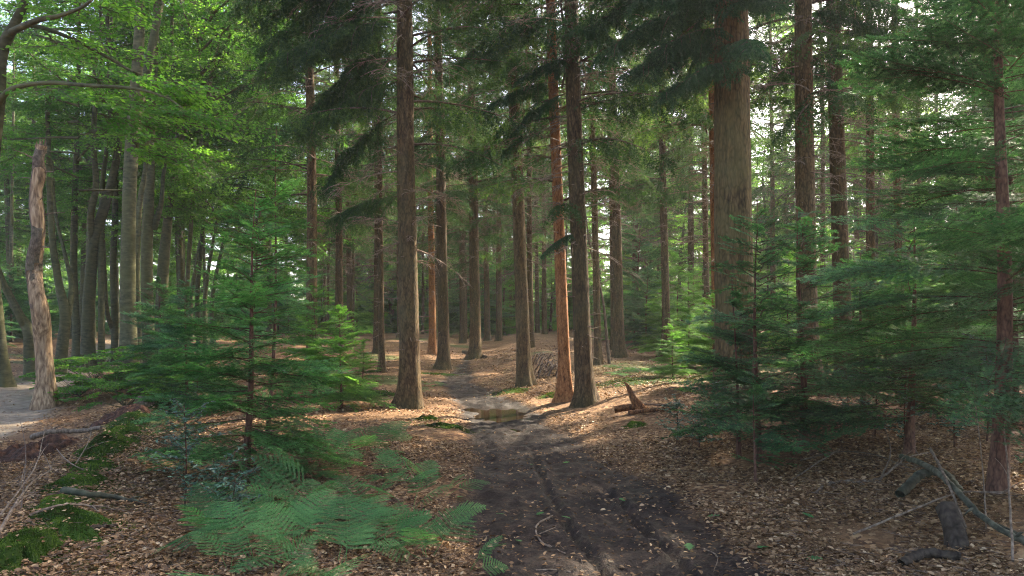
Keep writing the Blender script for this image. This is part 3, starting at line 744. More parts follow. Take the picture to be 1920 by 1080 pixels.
for k, (px, D, mm, sc, lab) in enumerate([
        (1330, 20, h6, .60, 'glowing yellow green hemlock beside the slim twiggy spruce'),
        (1290, 21, h7, .62, 'sunlit hemlock just above the bright strip of ground'),
        (1262, 17.5, h6, .42, 'low spreading hemlock at the end of the sunlit strip'),
        (1340, 15, h6, .62, 'fresh green hemlock at the foot of the reddish trunk'),
        (1213, 31, h8, .95, 'dark round hemlock standing between the clawed root spruce and the pale ones'),
        (1190, 34, h8, .70, 'small hemlock in shade behind the clawed root spruce'),
        (1150, 36, h6, .55, 'tiny hemlock beyond the leaning pole'),
        (1420, 17, h7, .50, 'backlit hemlock between the giant and the reddish brown spruce'),
        (1480, 22, h7, .80, 'taller backlit hemlock behind the backlit one by the giant'),
        (1550, 18, h6, .75, 'hemlock between the reddish and the greyer spruce'),
        (1660, 17, h7, .62, 'hemlock below the slim bare spruce'),
        (1600, 24, h7, .95, 'tall pale hemlock far behind the greyer spruce'),
        (1730, 22, h7, 1.0, 'tall pale hemlock behind the big feathery one'),
        (1850, 18, h8, 1.15, 'dark hemlock deep in the thicket'),
        (1240, 26, h6, .75, 'pale hemlock by the spruce that rises out of the young trees'),
        (350, 13.0, h8, .62, 'broad shaded hemlock beside the pair of grey beeches'),
        (300, 16, h8, .70, 'hemlock under the beeches behind the beech seedlings'),
        (640, 13.5, h6, .62, 'low wide hemlock beneath the hanging spruce boughs'),
        (590, 15.5, h6, .78, 'hemlock between the bushy sapling and the hanging boughs'),
        (680, 19, h6, .35, 'small hemlock at the foot of the thin bent spruce'),
        (20, 38, h8, 1.1, 'blue green hemlock beyond the sandy track'),
        (60, 42, h8, 1.2, 'larger hemlock beyond the sandy track by the forked beech'),
        (-40, 34, h8, 1.1, 'hemlock at the bend of the sandy track')]):
    x, y = pos(px, D); hemlock(mm, x, y, lab, k * 1.37, sc)
rr_ = random.Random(77)
FH = []
for k in range(64):
    p = rr_.choice((rr_.uniform(-50, 640), rr_.uniform(600, 1200), rr_.uniform(1180, 1950))); D = rr_.uniform(52, 76) if p < 1180 else rr_.uniform(28, 60)
    FH.append((p, D))
lab_ = derived([p for p, D in FH], 'far young hemlock')
for k, (p, D) in enumerate(FH):
    x, y = pos(p, D); hemlock((h6, h7, h8)[k % 3], x, y, lab_[k], k, rr_.uniform(.8, 2.3), grp='young hemlocks far back in the understorey')

# ------------------------------------------------------------------ beeches
def leaf_cards(mb, C, Nn, Dd, ln, wd, tint, mat=0, fold=.25):
    """leaves: pointed ovals folded along the midrib; C base, Dd direction, Nn normal"""
    Dd = unit(Dd); S = unit(np.cross(Nn, Dd)); Nn = np.cross(Dd, S)
    ln = np.broadcast_to(ln, (len(C),))[:, None]; wd = np.broadcast_to(wd, (len(C),))[:, None]
    a = C; b = C + Dd * ln
    m1 = C + Dd * ln * .35; m2 = C + Dd * ln * .7
    l1 = m1 + S * wd * .5 + Nn * wd * fold; l2 = m2 + S * wd * .42 + Nn * wd * fold
    r1 = m1 - S * wd * .5 + Nn * wd * fold; r2 = m2 - S * wd * .42 + Nn * wd * fold
    V = np.stack([a, l1, l2, b, r2, r1], 1).reshape(-1, 3)
    k = (np.arange(len(C)) * 6)[:, None, None]
    f = (k + np.array([[0, 3, 2, 1], [0, 5, 4, 3]])[None]).reshape(-1, 4)
    mb.add(V, f, mat, np.repeat(np.broadcast_to(tint, (len(C),)), 2))
def beech_spray(seed, L=1.1, n=90):
    """flat fan of leaves: centres, dirs, normals, twig segments"""
    r = random.Random(seed); C = []; Dr = []; Nr = []; S = []
    for k in range(9):
        a = R(-58 + 116 * k / 8 + r.uniform(-8, 8)); l = L * (.55 + .45 * math.cos(a)) * r.uniform(.8, 1.1)
        o = np.array([.12 * k / 8 * L, 0, 0]); d = np.array([math.cos(a), math.sin(a), 0])
        e = o + d * l + np.array([0, 0, -.10 * l]); S.append((o, e))
        m = int(n / 9)
        for j in range(m):
            t = .2 + .8 * (j + r.random()) / m; sg = 1 if j % 2 else -1
            C.append(o + (e - o) * t + np.array([r.uniform(-.03, .03), r.uniform(-.03, .03), r.uniform(-.04, .02)]))
            aa = a + sg * R(r.uniform(25, 70)); Dr.append((math.cos(aa), math.sin(aa), r.uniform(-.7, .2))); Nr.append((r.uniform(-.8, .8), r.uniform(-.8, .8), 1))
    return [np.array(C), np.array(Dr), np.array(Nr), np.array([s[0] for s in S]), np.array([s[1] for s in S])]
BS = [beech_spray(k) for k in range(5)]
def put_spray(acc, k, p, az, pitch, sc, tint):
    m = np.array(Matrix.Rotation(az, 3, 'Z') @ Matrix.Rotation(-pitch, 3, 'Y'))
    b = BS[k]
    acc.append((b[0] @ m.T * sc + p, b[1] @ m.T, b[2] @ m.T, b[3] @ m.T * sc + p, b[4] @ m.T * sc + p, np.full(len(b[0]), tint)))
def sprays_mesh(acc, name='leaf_crown', ls=.085, lw=.058, tw=.004, extra=None):
    mb = MB(); C = [np.concatenate([a[k] for a in acc]) for k in range(6)]
    leaf_cards(mb, C[0], C[2], C[1], ls * rng.uniform(.75, 1.2, len(C[0])), lw * rng.uniform(.8, 1.15, len(C[0])), np.clip(C[5] + rng.normal(0, .1, len(C[0])), 0, 1))
    sticks(mb, C[3], C[4], tw, tw * .5, mat=1)
    if extra is not None: sticks(mb, *extra, mat=1)
    return mb.mesh(name, [M['beech'], M['beech_bark']])
def beech_crown(seed, z0, z1, rad, nb=46, per=9, up=.5):
    r = random.Random(seed); acc = []; E = [[], [], [], []]
    for k in range(nb):
        u = (k + r.random()) / nb; z = z0 + (z1 - z0) * u; az = r.uniform(0, 6.283)
        L = rad * (.55 + .6 * math.sin(math.pi * min(1, .2 + u * .75))) * r.uniform(.6, 1.1)
        rise = r.uniform(-.05, up)
        d = np.array([math.cos(az), math.sin(az), rise]); p = np.array([0, 0, z]); q = p; n = 7
        for j in range(n):
            dd = d + np.array([r.uniform(-.25, .25), r.uniform(-.25, .25), -.35 * rise * j / n]); q2 = q + dd * L / n
            E[0].append(q); E[1].append(q2); E[2].append(.035 * (1.1 - j / n) * L / 3); E[3].append(.035 * (1.1 - (j + 1) / n) * L / 3)
            q = q2
            if j >= 1:
                for m in range(per // 5 + (r.random() < .6)):
                    put_spray(acc, r.randrange(5), q + np.array([r.uniform(-.2, .2), r.uniform(-.2, .2), r.uniform(-.15, .15)]), az + r.uniform(-1.2, 1.2), R(r.uniform(-40, 25)), r.uniform(.6, 1.15), r.uniform(.1, .9))
    return sprays_mesh(acc, extra=(np.array(E[0]), np.array(E[1]), np.array(E[2]), np.array(E[3])))
BC = [beech_crown(1, 5.4, 17, 4.0, 36), beech_crown(2, 6.5, 19, 4.4, 38), beech_crown(3, 4.4, 13, 3.4, 28, up=.3)]
BG = 'beeches along the sandy track'
def pxpoly(pts, D, spread=0, seed=0):
    r = random.Random(seed); out = []
    for k, (px, py, wp) in enumerate(pts):
        d = D + spread * (k / max(1, len(pts) - 1)) + (r.uniform(-.1, .1) if k else 0)
        p = at(px, py, d); out.append((p[0], p[1], p[2], wp / F * d / 2))
    return np.array(out)
def beech(label, base, stems, crown=None, D=None, mat='beech_bark', name='beech_tree', grp=BG, cs=1.0, cz=0, flare=.6, catg='tree'):
    """base = (px, py); stems = pixel polylines [(px, py, width)...] all at the tree's own distance; the first is the trunk"""
    if D is None: X, D = solve(*base)
    else: X = (base[0] - 960) / F * D
    Z = Hs(X, D)
    t = thing(name, label, catg, (X, D, Z), group=grp)
    for k, st in enumerate(stems):
        sprd = 0 if k == 0 else random.Random(int(base[0]) + k).uniform(-1.5, 1.5)
        P = pxpoly(st, D, sprd, k + int(base[0])); P[:, :3] -= np.array([X, D, Z])
        if k == 0:
            P = np.vstack([P[0], P]); P[0, 2] = -.25; P[1, 2] = max(.02, P[1, 2]); P[0, 0] = P[1, 0]
        Q = spline(P, 26 if k else 46)
        sd_ = int(base[0]) + k * 13
        def fn(rr, a, PP):
            zz = PP[:, 2][:, None]
            e = np.exp(-np.clip(zz, 0, None) / .25) if k == 0 else 0
            return rr * (1 + flare * e * (.5 + .5 * np.cos(4 * a[None] + sd_)) + .07 * vnoise(a[None] * 1.9 + sd_, zz * 2.2, sd_) + .05 * np.sin(2 * a[None] + zz * .8 + sd_))
        mb = MB(); tube(mb, Q[:, :3], np.clip(Q[:, 3], .006, 9), 18 if D < 25 else 10, fn=fn)
        if k == 0: tk = inst('trunk', mb.mesh('beech_trunk', [M[mat]]), t)
        else: inst('limb', mb.mesh('beech_limb', [M[mat]]), tk)
    if crown is not None:
        P = pxpoly(stems[0], D)[-1]
        inst('leaf_crown', BC[crown], t, loc=((P[0] - X) * .6, 4.0, cz), rot=(0, 0, base[0] * .37 % 6.28), scale=(cs,) * 3)
    return t
beech('thick grey green beech with two upper stems, in the middle of the beech row', (243, 716), [
    [(243, 716, 34), (240, 600, 29), (240, 480, 27), (243, 350, 24), (250, 230, 22), (258, 120, 19), (262, 0, 17), (262, -260, 12)],
    [(250, 260, 16), (272, 150, 14), (290, 60, 14), (303, -20, 13), (318, -240, 8)]], 1)
beech('leaning dark stem tight behind the thick beech, sunlit low on its edge', (266, 706), [[(262, 708, 13), (258, 600, 11), (256, 480, 12), (262, 380, 10), (275, 290, 8), (282, 100, 6)]], None)
beech('straight grey beech with a knee in its side limb, next to the thick beech', (278, 700), [
    [(279, 702, 24), (277, 600, 21), (275, 480, 20), (280, 350, 18), (284, 220, 14), (292, 60, 10), (296, -200, 7)], [(288, 430, 13), (302, 380, 9), (306, 330, 7), (318, 240, 5)]], 2)
beech('beech with a long arching limb reaching out to the hanging spruce boughs', (304, 686), [
    [(304, 690, 26), (303, 600, 22), (306, 500, 20), (316, 400, 16), (326, 330, 14), (334, 250, 13)],
    [(334, 275, 13), (350, 235, 12), (385, 205, 11), (440, 175, 11), (482, 150, 10), (500, 128, 8), (545, 85, 5), (600, 20, 3)],
    [(326, 330, 10), (328, 180, 8), (322, 60, 6), (330, -160, 4)],
    [(380, 205, 6), (400, 130, 5), (440, 85, 4), (470, 40, 3)]], 0)
beech('beech forking at head height into a bent and a straight stem', (163, 692), [
    [(165, 692, 28), (165, 620, 24), (168, 540, 21), (178, 450, 18), (195, 390, 17), (212, 330, 14), (222, 250, 11), (205, 150, 8), (200, -40, 6)],
    [(172, 455, 12), (170, 400, 11), (180, 350, 11), (176, 280, 9), (178, 200, 9), (190, 120, 7), (188, 0, 5)]], 0)
beech('pale slim beech behind the forked pair', (190, 682), [[(190, 684, 13), (190, 600, 11), (189, 480, 10), (192, 350, 9), (205, 220, 6), (210, 0, 4)]], 2, D=24)
beech('pale beech with a low side limb behind the beech row', (214, 690), [[(214, 690, 14), (215, 600, 13), (212, 500, 11), (216, 380, 10), (220, 100, 6)], [(210, 615, 9), (200, 580, 8), (196, 500, 6), (190, 330, 4)]], 1, D=26)
beech('leaning grey beech with a swollen foot, just behind the broken snag', (114, 700), [
    [(112, 702, 22), (118, 640, 20), (122, 590, 18), (110, 530, 13), (98, 450, 11), (92, 330, 10), (88, 160, 7)], [(124, 600, 14), (134, 540, 9), (120, 470, 6), (104, 400, 5), (98, 300, 4)]], 2)
beech('dark beech close behind the swollen footed one', (143, 684), [[(143, 684, 14), (142, 600, 13), (138, 500, 13), (140, 380, 11), (146, 200, 8), (150, -50, 6)]], 1, D=27)
beech('dark forked beech by the sandy track, one arm arching away from the snag', (58, 712), [
    [(58, 712, 22), (55, 660, 19), (54, 622, 20), (36, 590, 15), (10, 540, 12), (-20, 480, 10), (-60, 400, 8)], [(50, 622, 12), (34, 590, 9), (14, 545, 8), (-4, 500, 7), (-30, 420, 5)]], None)
beech('dark trunk at the near verge of the sandy track, cut by the picture edge', (4, 724), [[(6, 726, 26), (0, 650, 22), (-6, 580, 20), (-20, 450, 19), (-45, 300, 17), (-60, 0, 14)]], 0)
beech('overhanging beech at the near side with long low limbs full of leaves', (-60, 850), [
    [(-62, 850, 46), (-46, 600, 40), (-30, 400, 34), (-8, 200, 30), (2, 100, 24), (30, 40, 17), (48, -10, 14), (60, -120, 10)],
    [(-12, 215, 13), (10, 175, 11), (45, 160, 9), (100, 155, 8), (160, 160, 7), (250, 166, 6), (310, 182, 4), (345, 205, 3)],
    [(10, 70, 14), (45, 48, 10), (90, 55, 8), (150, 80, 7), (215, 115, 6), (290, 160, 4), (360, 190, 3)],
    [(20, 60, 12), (70, 38, 10), (110, 30, 8), (150, 15, 6), (172, 0, 5)]], None, D=8.6, grp=BG)
near_beech = bpy.context.scene.objects[[o.name for o in scene.objects if o.get('label', '').startswith('overhanging beech')][0]]
acc = []; r = random.Random(4)
for line, D0 in (([(45, 160), (100, 155), (160, 160), (250, 166), (310, 182), (345, 205)], 8.6), ([(90, 55), (150, 80), (215, 115), (290, 160), (360, 190), (430, 230)], 8.6), ([(70, 38), (110, 30), (150, 15), (200, -30), (260, -60)], 8.6), ([(0, 20), (40, -30), (120, -60), (200, -90), (300, -110)], 9.5), ([(160, 160), (200, 210), (250, 260), (300, 290)], 8.4)):
    for k in range(15):
        t = r.random() * (len(line) - 1); i = int(t); f = t - i
        px = line[i][0] * (1 - f) + line[i + 1][0] * f; py = line[i][1] * (1 - f) + line[i + 1][1] * f
        p = at(px, py, D0 + r.uniform(-.8, .8)) + np.array([0, 0, r.uniform(-.18, .15)]) - np.array(near_beech.location)
        put_spray(acc, r.randrange(5), p, r.uniform(-1.6, 1.2), R(r.uniform(-20, 10)), r.uniform(.4, .75), r.uniform(.2, .8))
inst('leaf_crown', sprays_mesh(acc, ls=.058, lw=.038), near_beech)
# the fan of slim sunlit beeches and the far row
for k, (px, top, D, wp, lab) in enumerate([
        (352, 372, 26, 8, 'slim pale beech with a sunlit edge, first of the fan behind the arching limb'), (372, 402, 30, 7, 'slim beech leaning within the fan, second from the beech row'),
        (386, 450, 33, 7, 'slim beech leaning outward in the middle of the fan'), (400, 490, 36, 7, 'outermost and most slanted slim beech of the fan'), (360, 430, 40, 6, 'thin far beech seen through the fan')]):
    beech(lab, (px, 660), [[(px, 662, wp * 1.3), (px - 2, 560, wp), (px + (top - px) * .25, 440, wp * .9), (px + (top - px) * .6, 340, wp * .7), (top + 12, 220, wp * .5), (top + 40, 60, wp * .35)]], (2, 0, 1)[k % 3], D=D, grp='slim beeches fanning out behind the beech row')
rr_ = random.Random(12)
FB = [(rr_.uniform(-60, 520), rr_.uniform(30, 60), rr_.uniform(-25, 25), rr_.uniform(6, 13)) for k in range(24)]
lab_ = derived([b[0] for b in FB], 'far beech')
for k, (px, D, l, wp) in enumerate(FB):
    beech(lab_[k], (px, 650), [[(px, 655, wp * 1.3), (px + l * .2, 560, wp), (px + l * .5, 420, wp * .85), (px + l, 250, wp * .6), (px + l * 1.3, 60, wp * .4)]], rr_.randrange(3), D=D, grp='far beech trunks beyond the sandy track', cs=1.05)
# pale broadleaves glowing far behind the spruces
M['pale_leaf'] = foliage('pale_backlit_leaves', [(0, (.06, .12, .025)), (.5, (.11, .21, .045)), (1, (.20, .33, .08))], trans=.6, tcol=1.9)
PL = []
for me in BC:
    c_ = me.copy(); c_.materials[0] = M['pale_leaf']; PL.append(c_)
rr_ = random.Random(91)
TL = [(1120, 62), (1175, 66), (1215, 52), (1245, 64), (1280, 48), (1318, 56), (1405, 50), (1440, 42), (1470, 60), (1540, 48), (1605, 54), (1650, 38), (1672, 58), (1715, 46), (1790, 52), (1880, 56), (1925, 46),
      (660, 64), (735, 66), (805, 64), (860, 68), (960, 66), (1035, 64)]
lab_ = derived([p for p, D in TL], 'pale broadleaf')
for k, (p, D) in enumerate(TL):
    x, y = pos(p, D); t = thing('broadleaf_tree', lab_[k], 'tree', (x, y, Hs(x, y)), (0, 0, k * 1.9), 'pale broadleaf trees far behind the spruces')
    z = np.linspace(-.3, 11, 16); mb = MB(); tube(mb, np.stack([.25 * np.sin(z * .5 + k), .2 * np.cos(z * .6 + k), z], -1), np.linspace(.15, .04, 16), 8)
    inst('trunk', mb.mesh('broadleaf_trunk', [M['beech_bark']]), t); inst('leaf_crown', PL[k % 3], t, loc=(0, 0, -3.2 if k % 3 else -2.5), rot=(0, 0, k), scale=(1.15,) * 3)
# broken snag
t = beech('broken beech snag with peeled pale wood, standing at the edge of the sandy track', (84, 764), [
    [(86, 764, 40), (85, 700, 30), (80, 640, 28), (76, 590, 29), (67, 540, 25), (65, 490, 26), (72, 440, 21), (69, 400, 23), (67, 360, 20), (73, 325, 22), (72, 300, 17), (79, 272, 17)]], None, mat='snag_wood', name='broken_snag', grp=None, flare=.45)
snag = t; X, D, Z = t.location
mb = MB()   # bark that still clings to the upper half and to one side lower down
P = pxpoly([(82, 660, 28), (76, 590, 29), (67, 540, 25), (65, 490, 26), (72, 440, 21), (69, 400, 23), (67, 360, 20), (73, 325, 22), (72, 300, 17), (79, 274, 17)], D, 0, 91); P[:, :3] -= np.array([X, D, Z]); Q = spline(P, 60)
sid = 22; ang = np.linspace(0, 2 * np.pi, sid, endpoint=False)
m0 = MB(); tube(m0, Q[:, :3], Q[:, 3] * 1.09, sid, fn=lambda rr, a, PP: rr * (1 + .10 * vnoise(a[None] * 2.2, PP[:, 2][:, None] * 4, 7)), cap=False)
V = m0.v[0]; f = m0.f[0][0]; c = V[f].mean(1); ax_ = np.arange(len(f)) // sid; th = (np.arange(len(f)) % sid) / sid * 6.283
hgt = ax_ / 59.0
keep = (hgt + .35 * fbm(th * 1.5, hgt * 7, 5, 3) - .15 * np.cos(th - 5.2)) > .36
mb.add(V, f[keep], 0, .5, True)
inst('bark', mb.mesh('snag_bark', [M['snag_bark']]), snag)
mb = MB()
r = random.Random(3)
for k in range(9):   # splinters on the broken top, short stubs down the stem
    p = Q[-1 - (k % 4), :3] + np.array([r.uniform(-.08, .08), r.uniform(-.08, .08), 0]); sticks(mb, np.array([p]), np.array([p + np.array([r.uniform(-.06, .06), r.uniform(-.05, .05), r.uniform(.08, .26)])]), .03, .004)
inst('splintered_top', mb.mesh('splintered_top', [M['snag_wood']]), snag)
for k in range(6):
    i = r.randrange(22, 56); p = Q[i, :3]; mb = MB(); d = np.array([r.choice((-1, 1)) * r.uniform(.25, .5), r.uniform(-.3, .2), r.uniform(-.05, .2)])
    tube(mb, spline([p, p + d * .5 + np.array([0, 0, .02]), p + d], 6), np.linspace(.02, .006, 6), 6); inst('stub', mb.mesh('stub', [M['dead_wood']]), snag)

# leafy beech seedlings by the sandy track
def seedling_mesh(seed, hgt, n, rad):
    r = random.Random(seed); acc = []; E = [[], [], [], []]
    for k in range(n):
        az = r.uniform(0, 6.283); z = hgt * r.uniform(.25, 1); L = rad * r.uniform(.4, 1); p = np.array([0, 0, z * .5]); q = np.array([math.cos(az) * L, math.sin(az) * L, z])
        E[0].append(p * .3); E[1].append(q); E[2].append(.008); E[3].append(.003)
        put_spray(acc, r.randrange(5), q, az + r.uniform(-1, 1), R(r.uniform(-15, 15)), r.uniform(.25, .5), r.uniform(.3, .9))
    return sprays_mesh(acc, ls=.062, lw=.042, extra=(np.array(E[0]), np.array(E[1]), np.array(E[2]), np.array(E[3])))
sdm = [seedling_mesh(k, .8, 26, .9) for k in range(3)]
for k, (px, py, sc, lab) in enumerate([(175, 725, 1.2, 'leafy beech seedling clump between the snag and the thick beech'), (215, 738, 1.1, 'dense low beech seedlings in front of the thick beech'), (150, 748, .8, 'sparse beech seedling beside the foot of the snag'),
                                       (262, 742, .9, 'beech seedling at the upper end of the mossy ridge'), (300, 728, .8, 'beech seedling under the shaded hemlock'), (235, 770, .7, 'small beech seedling above the red soil clod'), (330, 745, .7, 'beech seedling next to the bushy sapling')]):
    x, y = solve(px, py); t = thing('beech_seedling', lab, 'sapling', (x, y, Hs(x, y)), (0, 0, k), 'beech seedlings by the sandy track'); inst('leaves', sdm[k % 3], t, scale=(sc,) * 3)

# ------------------------------------------------------------------ holly, bracken
def holly_mesh(seed, hgt, rad, n):
    r = random.Random(seed); C = []; Dr = []; Nr = []; P0 = []; P1 = []
    for k in range(n):
        az = r.uniform(0, 6.283); q = np.array([0, 0, hgt * r.uniform(.1, .9)]); d = np.array([math.cos(az), math.sin(az), r.uniform(.1, .9)]); L = rad * r.uniform(.5, 1.1) * (1.2 - q[2] / hgt * .6)
        for j in range(6):
            q2 = q + unit(d + np.array([r.uniform(-.3, .3), r.uniform(-.3, .3), -.1])) * L / 6; P0.append(q); P1.append(q2)
            for m in range(4):
                a = r.uniform(0, 6.283); dd = np.array([math.cos(a), math.sin(a), r.uniform(-.5, .4)])
                C.append(q + (q2 - q) * r.random()); Dr.append(dd); Nr.append((r.uniform(-.5, .5), r.uniform(-.5, .5), 1))
            q = q2
    mb = MB(); C = np.array(C); n_ = len(C)
    # spiny leaf outline: ten corners pulled in and out, folded at the midrib
    Dd = unit(np.array(Dr)); Nn = np.array(Nr, float); S = unit(np.cross(Nn, Dd)); Nn = np.cross(Dd, S)
    l = (.055 * rng.uniform(.7, 1.2, n_))[:, None]; wd = l * .55
    prof = [(0, 0), (.18, .85), (.3, .45), (.45, 1.0), (.58, .5), (.74, .8), (.82, .35), (1, 0)]
    L_ = [C + Dd * l * t + S * wd * .5 * u + Nn * l * .16 * u for t, u in prof]; Rr = [C + Dd * l * t - S * wd * .5 * u + Nn * l * .16 * u for t, u in prof]
    V = np.stack(L_ + Rr[1:-1], 1).reshape(-1, 3); K = 8 + 6
    b = (np.arange(n_) * K)[:, None]; tn = rng.uniform(.1, .95, n_)
    mb.add(V, b + np.arange(8)[None][:, ::-1], 0, tn); mb.add(V, b + np.array([[0, 8, 9, 10, 11, 12, 13, 7]]), 0, tn)
    sticks(mb, np.array(P0), np.array(P1), .004, .0035, mat=1)
    mt = MB(); tube(mt, spline([(0, 0, -.1), (.02, .01, hgt * .4), (-.01, .02, hgt * .95)], 10), np.linspace(.012, .005, 10), 6)
    return mb.mesh('holly_leaves', [M['holly'], M['sap_bark']]), mt.mesh('holly_stem', [M['sap_bark']])
HM = [holly_mesh(1, 1.15, .5, 30), holly_mesh(2, .8, .5, 26), holly_mesh(3, .5, .45, 20)]
for k, (px, py, m, sc, lab) in enumerate([(345, 960, 0, .8, 'upright holly with grey green spiny leaves beside the mossy ridge'), (405, 960, 2, .9, 'low holly between the upright one and the bracken'), (350, 850, 1, .9, 'holly just behind the upright one'),
        (440, 985, 2, .7, 'holly shoot poking out of the bracken below the sapling stem'), (370, 770, 0, .75, 'tall sparse holly on the ridge under the hemlock branches'),
        (1268, 835, 1, .75, 'dark holly bush on the bank beside the rotten log'), (1310, 842, 2, 1.0, 'low holly between the bank holly and the dark hemlock'), (1340, 800, 1, .8, 'holly under the dark bushy hemlock'),
        (1700, 850, 0, .95, 'glossy holly in deep shade below the wide hemlock'), (1790, 840, 0, 1.0, 'glossy holly in deep shade next to the red brown stem'), (1640, 820, 1, 1.0, 'small glossy holly behind the dead twigs'), (1850, 830, 0, 1.1, 'tall glossy holly behind the red brown stem'), (1590, 800, 1, .9, 'holly in the shade behind the thick dark stem')]):
    x, y = solve(px, py); t = thing('holly_bush', lab, 'shrub', (x, y, Hs(x, y)), (0, 0, k * 1.1), 'holly bushes on the banks'); inst('leaves', HM[m][0], t, scale=(sc,) * 3); inst('stem', HM[m][1], t, scale=(sc,) * 3)
def frond_mesh(seed, L=.75):
    r = random.Random(seed); mb = MB(); C = []; Dr = []; Nr = []; ln = []; wd = []; P0 = []; P1 = []; r0 = []
    def ax(t): return np.array([L * (t - .12 * t * t), .04 * math.sin(t * 3 + seed), L * (1.15 * t * (1 - t * .66)) * .8])
    pts = [ax(k / 14) for k in range(15)]
    for k in range(14): P0.append(pts[k]); P1.append(pts[k + 1]); r0.append(.004 * (1.1 - k / 14))
    n = 11
    for k in range(n):
        t = .30 + .70 * k / n; p = ax(t); T = unit(ax(min(1, t + .02)) - ax(t - .02)); env = L * .40 * (1 - ((t - .30) / .72)) ** .85 * (.8 + .2 * min(1, k / 2))
        for sg in (1, -1):
            S = np.array([0, sg, 0.0]); l = env * r.uniform(.85, 1.1) + .015
            d = unit(S * .93 + T * .42 + np.array([0, 0, r.uniform(-.12, .05)])); m = max(3, int(l / .0085)); up = unit(np.cross(T, S) * sg)
            e = p + d * l + np.array([0, 0, -.12 * l]); P0.append(p); P1.append(e); r0.append(.0016)
            for j in range(m):
                u = (j + .4) / m; c = p + (e - p) * u; pl = min(.24 * l * (1 - u) ** .8, L * .7 / n * .30) * r.uniform(.85, 1.1) + .004
                perp = unit(T * 1.0 - d * np.dot(T, d))
                for s2 in (1, -1):
                    C.append(c); Dr.append(perp * s2 + d * .45 + np.array([0, 0, r.uniform(-.2, .05)])); Nr.append(up + np.array([r.uniform(-.2, .2), r.uniform(-.2, .2), 0])); ln.append(pl); wd.append(.0055)
    leaf_cards(mb, np.array(C), np.array(Nr), np.array(Dr), np.array(ln), np.array(wd), np.clip(rng.normal(.5, .14, len(C)) + r.uniform(-.35, .3), 0, 1), fold=.1)
    sticks(mb, np.array(P0), np.array(P1), np.array(r0), np.array(r0) * .7, mat=0, tint=.7)
    return mb.mesh('frond', [M['bracken']])
FR = [frond_mesh(k, .58 + .07 * k) for k in range(5)]
r = random.Random(19)
ferns = [(400, 1010, .9, 'bracken with a pale frond pointing at the holly'), (470, 1055, 1.0, 'bracken beside the dead leaves at the lower picture edge'), (560, 1040, 1.05, 'large bracken clump in the middle of the fern patch'), (640, 1065, 1.0, 'bracken clump at the lower edge of the fern patch'),
         (720, 1040, .9, 'bracken with bright tips near the muddy track'), (800, 1050, .95, 'small bracken reaching over the edge of the muddy track'), (600, 960, .95, 'bracken in the shade right below the bushy sapling'), (690, 965, .95, 'bracken spreading in the centre of the fern patch'),
         (770, 960, 1.05, 'bracken whose long frond points across to the track'), (540, 950, .8, 'bracken close to the sapling stem'), (660, 900, .8, 'bracken behind the centre of the fern patch'), (740, 900, 1.0, 'bracken behind the long pointing frond'),
         (700, 850, .85, 'upper small bracken near the mossy stump'), (715, 825, .8, 'topmost bracken of the patch, next to the small mossy stump'), (610, 870, .8, 'bracken in the sun flecks behind the bushy sapling'), (820, 990, .8, 'lone bracken frond pair on the litter by the track'),
         (500, 990, .8, 'bracken tucked under the sapling branches'), (880, 1070, .5, 'single low bracken lying onto the mud'),
         (660, 1010, .8, 'bracken between the centre and the lower edge of the patch'), (590, 1000, .8, 'bracken just before the large middle clump'), (760, 1005, .75, 'bracken with drooping fronds on the track side of the patch'), (430, 1075, .8, 'bracken at the lower edge below the holly shoot'), (520, 1080, .8, 'bracken cut by the lower edge beside the dead leaves'), (790, 915, .85, 'bracken fringe nearest the litter slope'), (650, 845, .75, 'short bracken in the sun flecks'), (560, 900, .6, 'bracken under the lowest sapling branches'), (830, 930, .7, 'small fringe bracken beside the litter slope')]
for k, (px, py, sc, lab) in enumerate(ferns):
    x, y = solve(px, py); t = thing('bracken_fern', lab, 'fern', (x, y, Hs(x, y) - .02), group='bracken ferns beside the muddy track')
    for j in range(3 if px > 815 else r.randint(4, 6)):
        s = sc * r.uniform(.6, 1.0)
        inst('frond', FR[r.randrange(5)], t, rot=(R(r.uniform(-22, 22)), R(r.uniform(-34, 14)), r.uniform(0, 6.283) if px < 815 else r.uniform(-.5, .5)), scale=(s, s, s * r.uniform(.7, 1)))
for k, (px, py, sc, lab) in enumerate([(812, 726, .5, 'low green bilberry like fern beside the stout spruce'), (795, 735, .4, 'small green fern touching the roots of the stout spruce'), (1200, 700, .8, 'pale green fern at the rim of the sunlit strip'), (1240, 700, .9, 'fern on the sunlit bank below the pale hemlocks'), (1170, 706, .7, 'fern on the green patch behind the rotten stump'), (1270, 690, .9, 'fern beside the low spreading hemlock'), (1150, 690, .5, 'small fern by the foot of the leaning pole'), (740, 750, .4, 'tiny fern by the mossy rim behind the stout spruce'), (690, 730, .6, 'fern at the foot of the thin bent spruce'), (660, 745, .6, 'fern under the low wide hemlock')]):
    x, y = solve(px, py); t = thing('bracken_fern', lab, 'fern', (x, y, Hs(x, y)), group='small ferns between the spruces')
    for j in range(7): inst('frond', FR[r.randrange(5)], t, rot=(R(r.uniform(-10, 10)), R(r.uniform(0, 20)), r.uniform(0, 6.283)), scale=(sc * r.uniform(.8, 1.1),) * 3)

